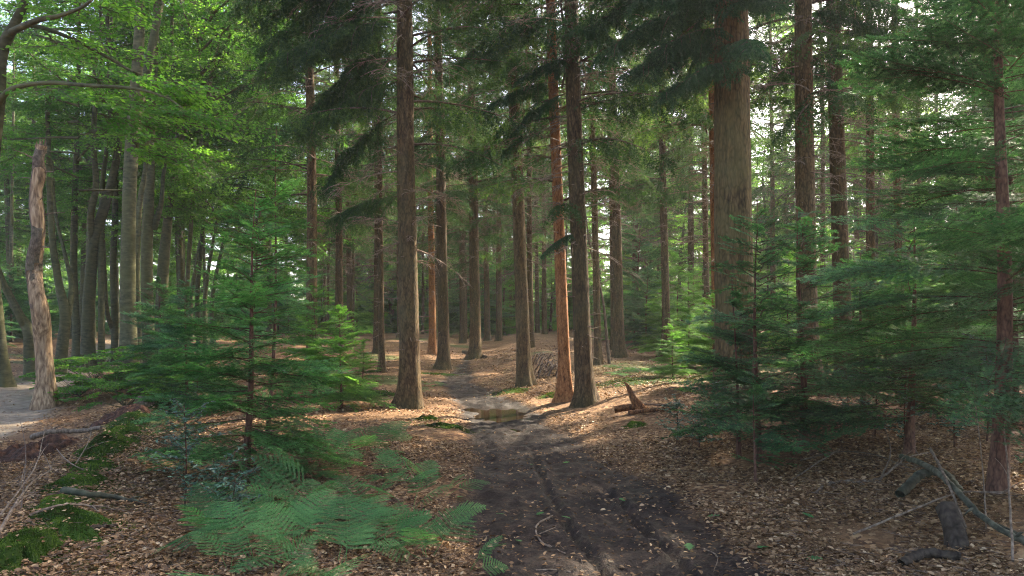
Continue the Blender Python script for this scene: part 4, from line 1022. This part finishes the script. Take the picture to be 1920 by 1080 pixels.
# ------------------------------------------------------------------ moss, soil, logs, sticks, stumps
def moss_patch(px, py, rx, ry, h, rot, label, n=2600, name='moss_cushion'):
    x, y = solve(px, py); N_ = 26; a = np.linspace(0, 2 * np.pi, 40, endpoint=False); rr = np.linspace(0, 1, N_) ** .8
    A, Q = np.meshgrid(a, rr); edge = 1 + .75 * fbm(np.cos(A) * 2.3 + px, np.sin(A) * 2.3, 3, 4)
    lx = rx * Q * np.cos(A) * edge; ly = ry * Q * np.sin(A) * edge; c, s = math.cos(rot), math.sin(rot)
    wx = x + lx * c - ly * s; wy = y + lx * s + ly * c
    z = H(wx, wy) + h * (1 - Q ** 2.4) * (1 + 1.3 * fbm(wx * 5, wy * 5, 4, 3)) - .02 * (Q > .98)
    V = np.stack([wx, wy, z], -1).reshape(-1, 3); i, j = np.meshgrid(np.arange(N_ - 1), np.arange(40), indexing='ij'); j2 = (j + 1) % 40
    f = np.stack([i * 40 + j, (i + 1) * 40 + j, (i + 1) * 40 + j2, i * 40 + j2], -1).reshape(-1, 4)
    o0 = np.array([x, y, Hs(x, y)]); mb = MB(); mb.add(V - o0, f, 0, .35, True)
    k = rng.integers(0, len(f), n); w_ = rng.dirichlet((1, 1, 1, 1), n); p = (V[f[k]] * w_[..., None]).sum(1) - o0
    nl = int(60 * rx); kl = rng.integers(0, len(f), nl); pl_ = V[f[kl]].mean(1) - o0 + np.array([0, 0, .014]); az_ = rng.uniform(0, 6.283, nl); ll = rng.uniform(.02, .05, nl)
    leaf_cards(mb, pl_, np.stack([rng.normal(0, .3, nl), rng.normal(0, .3, nl), np.ones(nl)], -1), np.stack([np.cos(az_), np.sin(az_), rng.normal(0, .2, nl)], -1), ll, ll * .55, rng.uniform(.2, .9, nl), mat=1)
    d = unit(np.stack([rng.normal(0, .5, n), rng.normal(0, .5, n), np.ones(n)], -1)); s_ = unit(np.cross(d, rng.normal(0, 1, (n, 3)))) * .007
    l = rng.uniform(.006, .016, n)[:, None]
    mb.add(np.stack([p - s_, p + s_, p + d * l], 1).reshape(-1, 3), (np.arange(n) * 3)[:, None] + np.arange(3)[None], 0, np.clip(.6 + 1.0 * fbm((p + o0)[:, 0] * 5, (p + o0)[:, 1] * 5, 14, 4) + rng.normal(0, .15, n), 0, 1))
    n2 = n // 2; a2 = rng.uniform(0, 6.283, n2); q2 = 1 + np.abs(rng.normal(0, .22, n2)); e2 = 1 + .75 * fbm(np.cos(a2) * 2.3 + px, np.sin(a2) * 2.3, 3, 4)
    lx = rx * q2 * np.cos(a2) * e2; ly = ry * q2 * np.sin(a2) * e2; wx = x + lx * c - ly * s; wy = y + lx * s + ly * c; p = np.stack([wx, wy, H(wx, wy)], -1) - o0
    d = unit(np.stack([rng.normal(0, .6, n2), rng.normal(0, .6, n2), np.ones(n2)], -1)); s_ = unit(np.cross(d, rng.normal(0, 1, (n2, 3)))) * .007
    mb.add(np.stack([p - s_, p + s_, p + d * rng.uniform(.006, .018, n2)[:, None]], 1).reshape(-1, 3), (np.arange(n2) * 3)[:, None] + np.arange(3)[None], 0, rng.uniform(.1, .9, n2))
    o = mb.build(name, [M['moss'], M['litter']], loc=o0); tag(o, label, 'moss', 'moss cushions on the ridge and roots'); return o
ra = math.atan2(7.6, -2.9)
for a_ in [(200, 838, 1.15, .33, .09, ra, 'largest bright moss cushion along the ridge crest', 9000), (245, 790, .9, .26, .07, ra, 'long moss cushion at the upper end of the ridge'), (145, 905, .42, .24, .06, ra, 'round moss cushion below the largest one', 4000),
           (135, 980, .42, .22, .07, ra + .3, 'moss cushion between the grey stick and the lower edge', 4500), (40, 1040, .40, .24, .08, ra, 'lowest moss cushion, at the corner of the picture', 4500), (75, 1010, .26, .12, .03, ra, 'thin moss fringe above the lowest cushion', 1500), (355, 858, .4, .3, .05, 0, 'dark moss cushion behind the upright holly'),
           (172, 872, .5, .2, .05, ra, 'narrow moss cushion joining the largest and the round one', 3500), (112, 948, .35, .16, .05, ra, 'small moss cushion where the grey branch crosses the ridge', 2500), (222, 812, .5, .22, .07, ra, 'moss cushion between the largest and the long upper one', 3000), (302, 738, .8, .25, .06, ra, 'moss at the far end of the ridge beside the seedlings'), (60, 1025, .3, .15, .05, ra, 'moss cushion just above the lowest one', 2500),
           (835, 800, .34, .22, .05, 0, 'mossy hummock beside the muddy track'), (700, 737, .7, .35, .05, 0, 'moss rim behind the litter near the stout spruce'), (965, 733, .35, .4, .03, 0, 'moss patch at the foot of the pinkish spruce'), (1040, 742, .3, .3, .03, 0, 'moss tuft between the pinkish and the orange spruce'),
           (800, 788, .2, .14, .05, 0, 'tiny dark moss knob in front of the stout spruce'), (1192, 798, .12, .1, .06, 0, 'small moss knob below the rotten log'), (280, 755, .6, .3, .05, ra, 'shaded moss cushion beside the beech seedlings'), (820, 702, .6, .3, .03, 0, 'moss by the spreading surface roots', 1500), (1190, 715, 1.1, .8, .02, 0, 'flat green moss behind the rotten stump', 4000)]:
    moss_patch(*a_[:6], a_[6], n=a_[7] if len(a_) > 7 else 2600)
M['soil'] = bark('red_soil', (.014, .007, .004), (.060, .026, .014), (.14, .062, .032), sx=9, sz=9, bump=1, dist=.04, vor=12)
for px, py, rx, ry, h, lab in [(60, 858, .62, .35, .17, 'dark clod of upturned soil between the litter and the fallen limb'), (225, 782, .5, .22, .12, 'rust red clod of upturned soil beside the ridge'), (255, 745, .45, .2, .1, 'soil clod under the shaded moss'), (100, 845, .35, .25, .11, 'smaller soil clod touching the dark one')]:
    x, y = solve(px, py); g_ = np.linspace(-1, 1, 40); A, B = np.meshgrid(g_, g_); q = np.clip(1 - A * A - B * B, 0, 1) ** .5
    wx = x + A * rx; wy = y + B * ry; z = H(wx, wy) - .02 + h * q * (1 + 1.2 * fbm(wx * 6, wy * 6, 8, 4)); o0 = np.array([x, y, Hs(x, y)])
    i, j = np.meshgrid(np.arange(39), np.arange(39), indexing='ij'); f = np.stack([i * 40 + j, i * 40 + j + 1, (i + 1) * 40 + j + 1, (i + 1) * 40 + j], -1).reshape(-1, 4)
    mb = MB(); mb.add(np.stack([wx, wy, z], -1).reshape(-1, 3) - o0, f, 0, .5, True); tag(mb.build('soil_clod', M['soil'], loc=o0), lab, 'soil', 'upturned soil clods by the ridge')
def stick(pts, r0, r1, label, mat='dead_wood', name='fallen_branch', lift=None, grp='sticks and branches on the forest floor', catg='branch', side=0, seed=0):
    """pts = pixels on the ground (px, py) or (px, py, height above ground)"""
    W = []
    for q in pts:
        x, y = solve(q[0], q[1]) if len(q) < 4 else (q[0], q[1]) ; W.append((x, y, Hs(x, y) + (q[2] if len(q) > 2 else r0 * .6)))
    W = np.array(W); o0 = W[0].copy(); rr = random.Random(seed + len(label)); Q = spline(W - o0, 8 * len(W)); Q += rng.normal(0, r0 * .12, Q.shape)
    mb = MB(); tube(mb, Q, np.linspace(r0, r1, len(Q)), 10, fn=lambda q_, a, PP: q_ * (1 + .16 * vnoise(a[None] * 2, np.arange(len(PP))[:, None] * .6, seed)))
    for k in range(side):
        i = rr.randrange(len(Q) // 4, len(Q) - 1); T = unit(Q[min(i + 1, len(Q) - 1)] - Q[i - 1]); d = unit(T + np.array([rr.uniform(-1, 1), rr.uniform(-1, 1), rr.uniform(.0, .6)])); l = rr.uniform(.12, .35)
        tube(mb, spline([Q[i], Q[i] + d * l * .5, Q[i] + d * l + np.array([0, 0, -.03])], 6), np.linspace(r1 * .9 + .001, .0015, 6), 5)
    o = mb.build(name, M[mat], loc=o0); return tag(o, label, catg, grp)
M['green_wood'] = bark('lichen_grey_wood', (.018, .018, .011), (.052, .052, .034), (.12, .12, .08), sx=6, sz=6, bump=.4, dist=.01, moss=.3, vor=12)
stick([(1690, 868, .06), (1745, 922, .20), (1790, 955, .16), (1840, 1000, .12), (1920, 1035, .06), (1990, 1060, .05)], .026, .020, 'long grey green fallen limb slanting down to the lower edge', 'green_wood', side=3)
stick([(1688, 938, .05), (1730, 915, .12), (1770, 918, .14), (1800, 945, .1)], .04, .03, 'curved pale branch stub lying over the long grey limb', 'green_wood')
stick([(1745, 905, .30), (1775, 948, .2), (1812, 995, .02)], .012, .008, 'thin straight yellow stick propped on the long grey limb', 'dead_wood')
stick([(1530, 930), (1550, 912), (1590, 905), (1620, 912)], .020, .010, 'bowed pale stick on the litter under the hemlock', 'dead_wood', side=1)
stick([(1610, 905), (1650, 900), (1700, 880, .1), (1740, 868, .1)], .014, .006, 'brown stick running from the bowed stick towards the holly', 'dead_wood', side=2)
stick([(1480, 905), (1530, 880, .05), (1575, 860, .1)], .009, .005, 'thin stick crossing below the thick dark stem', 'dead_wood', side=1)
stick([(1500, 868, .02), (1570, 862, .08), (1640, 868, .08), (1720, 892, .04)], .008, .004, 'long thin dead twig running through the shaded litter', 'dead_wood', side=2)
stick([(1650, 905, .02), (1670, 875, .15), (1655, 840, .3)], .008, .004, 'hooked twig rising out of the shaded litter', 'dead_wood')
stick([(1600, 1010, .03), (1700, 975, .06), (1800, 950, .1), (1885, 955, .12)], .009, .005, 'long yellowish twig reaching below the long grey limb', 'dead_wood', side=2)
stick([(1850, 1000, .02), (1840, 930, .35), (1822, 860, .8)], .006, .003, 'upright thorny twig in front of the red brown stem', 'dead_wood', side=2)
stick([(1900, 1060, .02), (1890, 980, .4), (1885, 940, .62), (1915, 920, .75)], .008, .003, 'bent dead shoot close to the red brown stem', 'dead_wood', side=3)
stick([(1690, 1065, .03), (1740, 1052, .05), (1800, 1058, .04)], .035, .028, 'mossy half buried root lying across the litter', 'dark_bark')
t = thing('sawn_stump', 'leaning dark sawn stump under the long grey limb', 'stump', (*solve(1795, 1025), 0)); t.location.z = Hs(t.location.x, t.location.y)
mb = MB(); tube(mb, spline([(0, -.02, -.05), (.01, .08, .10), (.0, .22, .22)], 8), [.085, .08, .075, .072, .07, .069, .068, .068], 18, fn=lambda q, a, P: q * (1 + .08 * np.cos(5 * a)[None])); inst('bole', mb.mesh('bole', [M['dark_bark']]), t)
t.rotation_euler = (0, 0, R(-12))
stick([(60, 838, .14), (95, 835, .2), (150, 818, .08), (190, 808, .05)], .042, .028, 'pale fallen limb resting on the dark soil clod', 'dead_wood', side=2)
stick([(120, 930, .04), (160, 938, .05), (215, 940, .03), (275, 950, .02)], .032, .014, 'grey branch crossing the ridge between two moss cushions', 'green_wood', side=1)
stick([(55, 975, .03), (110, 965, .06), (165, 958, .04), (185, 966, .02)], .012, .006, 'thin pale stick above the lower moss cushion', 'dead_wood', side=2)
stick([(-10, 1030, .05), (30, 985, .15), (60, 950, .18), (100, 925, .2)], .012, .005, 'bundle stick rising along the lower ridge', 'dead_wood', side=5)
stick([(-10, 1010, .1), (40, 965, .2), (70, 935, .3), (85, 900, .5)], .008, .003, 'dry upright twig over the lower ridge', 'dead_wood', side=5)
stick([(40, 960, .02), (48, 900, .3), (38, 860, .5)], .006, .003, 'bare thin sprout in front of the soil clod', 'twig', side=4)
stick([(140, 880, .03), (165, 850, .12), (172, 830, .2)], .006, .003, 'forked twig lying on the largest moss cushion', 'dead_wood', side=3)
stick([(105, 845, .03), (125, 875, .06), (160, 890, .03)], .006, .004, 'pale crooked twig just below the largest moss cushion', 'dead_wood', side=2)
stick([(150, 1010, .02), (175, 998, .03), (215, 992, .02)], .022, .012, 'dark rotten stick below the round cushions', 'dark_bark')
stick([(1035, 971, .006), (1010, 985, .012), (1005, 1000, .01), (1018, 1022, .012), (1060, 1040, .006)], .010, .005, 'forked pale twig lying on the dark mud', 'dead_wood', side=1)
stick([(1012, 1006, .012), (1030, 1000, .02), (1042, 992, .01)], .005, .003, 'small side twig lying against the forked one on the mud', 'dead_wood')
stick([(1190, 1008), (1230, 1015), (1270, 1012)], .006, .003, 'thin twig across the wheel rut', 'dead_wood')
stick([(1320, 1030), (1345, 1045), (1338, 1075)], .006, .003, 'small angled twig by the edge of the mud', 'dead_wood')
stick([(1005, 1072), (1040, 1070), (1070, 1076)], .006, .004, 'pale twig on the mud at the lower edge', 'dead_wood')
stick([(868, 662), (895, 668), (910, 672)], .09, .08, 'short fallen log leaning at the spruce beyond the puddle', 'snag_bark', name='fallen_log', catg='log')
# rotten stump with a log
x, y = solve(1190, 772); t = thing('rotten_stump', 'rotten orange stump with a pointed splinter on the right bank'.replace('right ', ''), 'stump', (x, y, Hs(x, y)))
mb = MB(); tube(mb, spline([(.12, 0, -.05), (.06, 0, .1), (-.02, 0, .22), (-.10, 0, .40), (-.17, 0, .50)], 22), np.linspace(.10, .010, 22), 12, fn=lambda q, a, P: q * (1 + .3 * np.cos(3 * a)[None] * np.exp(-P[:, 2:3] * 6) + .15 * np.sin(5 * a)[None])); inst('splinter', mb.mesh('splinter', [M['rotten']]), t)
mb = MB(); tube(mb, spline([(-.34, .02, .03), (-.15, 0, .07), (.1, .0, .06), (.28, 0, .0)], 14), np.linspace(.055, .045, 14), 12, fn=lambda q, a, P: q * (1 + .2 * np.sin(4 * a + 1)[None] + .2 * vnoise(a[None] * 2, P[:, :1] * 14, 3))); inst('root_mass', mb.mesh('root_mass', [M['rotten']]), t)
stick([(1180, 778, .03), (1215, 776, .05), (1245, 772, .04), (1270, 768, .03)], .04, .02, 'rotten log lying from the pointed stump towards the holly', 'rotten', name='fallen_log', catg='log', side=2)
stick([(1205, 762, .03), (1240, 764, .04), (1285, 762, .02)], .02, .01, 'thin dark branch parallel to the rotten log', 'twig')
# leaning dead pole and the brushwood
X, D = solve(1143, 682); p0 = np.array([X, D, Hs(X, D)]); mb = MB()
q0 = at(1130, 560, D) - p0; q1 = at(1108, 470, D) - p0; q2 = at(1098, 400, D) - p0
tube(mb, spline([(0, 0, -.05), q0 * .5, q0, q1, q2], 20), np.linspace(.05, .018, 20), 8); tag(mb.build('leaning_pole', M['dead_wood'], loc=p0), 'pale leaning dead pole between two spruces', 'pole')
r = random.Random(23)
for k in range(26):
    px = r.uniform(1002, 1052); py = r.uniform(676, 708); a = r.uniform(-1.2, 1.2); l = r.uniform(14, 30)
    stick([(px - math.cos(a) * l / 2, py + math.sin(a) * 5, .02), (px, py, r.uniform(.12, .35)), (px + math.cos(a) * l / 2, py - math.sin(a) * 5, r.uniform(.05, .3))], .022, .010, 'crooked grey stick in the brushwood heap behind the pinkish spruce', 'dead_twig', grp='sticks of the brushwood heap', side=1, seed=k)
for k in range(44):
    px = r.uniform(640, 1300); py = r.uniform(668, 735)
    if 835 < px < 1000 and py > 700: continue
    a = r.uniform(-1.3, 1.3); l = r.uniform(8, 26)
    stick([(px, py, .02), (px + l * .5, py + a * 2, .04), (px + l, py + a * 4, .02)], .014, .006, 'small dead stick on the needle carpet between the spruces', 'dead_twig', grp='small dead sticks between the spruces', seed=k)
# small dark stumps
for px, py, rad, h, lab in [(270, 762, .16, .14, 'low decayed stump at the top of the ridge')]:
    x, y = solve(px, py); mb = MB(); tube(mb, spline([(0, 0, -.06), (.01, 0, h * .5), (.03, 0, h)], 8), np.linspace(rad, rad * .7, 8), 14, fn=lambda q, a, P: q * (1 + .15 * np.sin(4 * a)[None])); tag(mb.build('small_stump', M['snag_bark'], loc=(x, y, Hs(x, y))), lab, 'stump')

# ------------------------------------------------------------------ leaf litter, green fallen leaves, far wood
def scatter(n, y0, y1, powr=1.0):
    y = y0 + (y1 - y0) * rng.random(n) ** powr; hw = .74 * y + .3
    return rng.uniform(-1, 1, n) * hw, y
xs, ys = [], []
for n, y0, y1, pw in ((190000, 3.9, 10, 1.25), (90000, 9, 20, 1.2), (26000, 20, 34, 1.1)):
    x, y = scatter(n, y0, y1, pw); keep = rng.random(n) > np.clip(mud_mask(x, y) * 1.0 - .05, 0, 1) + sand_mask(x, y) * .9 + moss_mask(x, y) * .4
    cl = fbm(x * 1.1, y * 1.1, 88, 4); keep &= (cl > -.35 + .35 * rng.random(n)) ; xs.append(x[keep]); ys.append(y[keep])
for nm, X_, Y_ in (('leaf_litter', np.concatenate(xs), np.concatenate(ys)),):
    n = len(X_); far_ = 1 + .05 * np.clip(Y_ - 8, 0, 20)
    az = rng.uniform(0, 6.283, n); D_ = np.stack([np.cos(az), np.sin(az), rng.normal(0, .22, n)], -1); N_ = np.stack([rng.normal(0, .38, n), rng.normal(0, .38, n), np.ones(n)], -1)
    z = H(X_, Y_) + rng.uniform(.002, .022, n); mb = MB()
    ln = (.016 + .040 * rng.random(n) ** 1.6) * far_
    leaf_cards(mb, np.stack([X_, Y_, z], -1), N_, D_, ln, ln * rng.uniform(.45, .68, n), np.clip(rng.beta(1.6, 2.2, n) + .12 * fbm(X_ * .7, Y_ * .7, 71, 3), 0, 1), fold=.22)
    m_ = rng.random(n) < .045; q = np.stack([X_, Y_, z + .006], -1)[m_]; k_ = len(q); a_ = rng.uniform(0, 6.283, k_); l_ = rng.uniform(.03, .16, k_)[:, None]
    sticks(mb, q, q + np.stack([np.cos(a_), np.sin(a_), rng.uniform(-.05, .16, k_)], -1) * l_, .0028, .0014, mat=1)
    kind(mb.build(nm, [M['litter'], M['dead_twig']]), 'stuff')
def oak_leaf(L):
    prof = [(0, .03), (.14, .10), (.22, .26), (.30, .12), (.42, .36), (.52, .15), (.64, .34), (.72, .13), (.86, .20), (1, 0)]
    V = [(L * t, L * u, L * .05 * math.sin(t * 3)) for t, u in prof] + [(L * t, -L * u, L * .04 * math.sin(t * 3)) for t, u in prof[:-1]][::-1]
    mb = MB(); n = len(prof)
    for k in range(n - 1):
        a, b = k, k + 1; c = len(V) - 1 - k; d = (len(V) - 2 - k) if k < n - 2 else b
        mb.add(np.array([V[a], V[b], V[d], V[c]]), [[0, 1, 2, 3]] if d != b else [[0, 1, 3]], 0, .6)
    return mb.mesh('oak_leaf', [M['bracken']])
OL = oak_leaf(.15)
for k, (px, py, lab) in enumerate([(1325, 972, 'green oak leaf nearest the edge where mud meets litter'), (1525, 975, 'green oak leaf on the litter below the bowed stick'), (1440, 1028, 'pale green oak leaf between mud and litter'), (1508, 1050, 'green oak leaf at the lower edge on the litter'), (1292, 1035, 'green oak leaf on the mud beside the far rut'),
        (948, 968, 'green leaf lying on the mud near the forked twig'), (968, 1015, 'green leaf touching the forked twig'), (1006, 968, 'small green leaf just above the forked twig'), (1070, 975, 'pale yellow green leaf in the wheel rut'), (998, 872, 'pale green leaf in the middle of the mud'), (1055, 870, 'green leaf above the start of the rut'), (1172, 942, 'green leaf near the second rut'), (868, 935, 'green sprig at the litter edge of the mud')]):
    x, y = solve(px, py); o = bpy.data.objects.new('green_leaf', OL); col.objects.link(o); o.location = (x, y, Hs(x, y) + .012); o.rotation_euler = (R(random.uniform(-8, 8)), R(-6), k * 1.9); o.scale = (.85,) * 3 if px > 1250 else (.6,) * 3
    tag(o, lab, 'leaf', 'green fallen leaves')
# brown hanging dead sprig on the sapling
# far wood: one mass beyond the stand
r = random.Random(55); parts = []; T = []; tr0 = []; tr1 = []; trr = []
for k in range(330):
    D = r.uniform(74, 112) if k < 210 else r.uniform(66, 80); x = r.uniform(-.85, .8) * D; hh = (r.uniform(15, 27) if x < .25 * D else r.uniform(12, 21)) if k < 210 else r.uniform(4, 9); z0 = Hs(x, D); tr0.append((x, D, z0 - .3)); tr1.append((x, D, z0 + hh)); trr.append(r.uniform(.12, .3)); low = r.choice((0.2, .3, 3)) if k < 210 else .1
    for j in range(26):
        z = low + (hh - low) * (j + r.random()) / 26; f = (z - low) / (hh - low); rad = 3.4 * (1 - f) ** .7 + .4; b = BOUGH[r.randrange(7)]
        s = place(b, np.array([x, D, z0 + z]), r.uniform(0, 6.283), R(r.uniform(-15, 20)), rad * r.uniform(.7, 1.1) / max(.5, b[1][11][0])); g = rng.random(len(s[0])) < .6
        parts.append(tuple(a[g] for a in s)); T.append(np.full(g.sum(), r.uniform(.1, .9)))
S = cat(parts); T = np.concatenate(T); mb = MB(); g = S[3] > 0
fill(mb, S[0][g], S[1][g], S[2][g], .22, .13, .40, flat=False, tint=T[g]); sticks(mb, np.array(tr0), np.array(tr1), np.array(trr), .03, mat=1)
kind(mb.build('far_wood', [M['far'], M['spruce_bark']]), 'stuff')

# ------------------------------------------------------------------ forest air
m, N, L = mat_new('forest_air')
pv = nd(N, 'ShaderNodeVolumePrincipled'); pv.inputs['Color'].default_value = (.93, .97, .93, 1); pv.inputs['Density'].default_value = HAZE; pv.inputs['Anisotropy'].default_value = .3
o = nd(N, 'ShaderNodeOutputMaterial'); L.new(pv.outputs[0], o.inputs['Volume'])
bx = np.array([(x, y, z) for x in (-175, 175) for y in (-70, 275) for z in (-3.5, 34)], float)
mb = MB(); mb.add(bx, [[0, 1, 3, 2], [4, 6, 7, 5], [0, 4, 5, 1], [2, 3, 7, 6], [0, 2, 6, 4], [1, 5, 7, 3]])
kind(mb.build('haze', m), 'stuff')
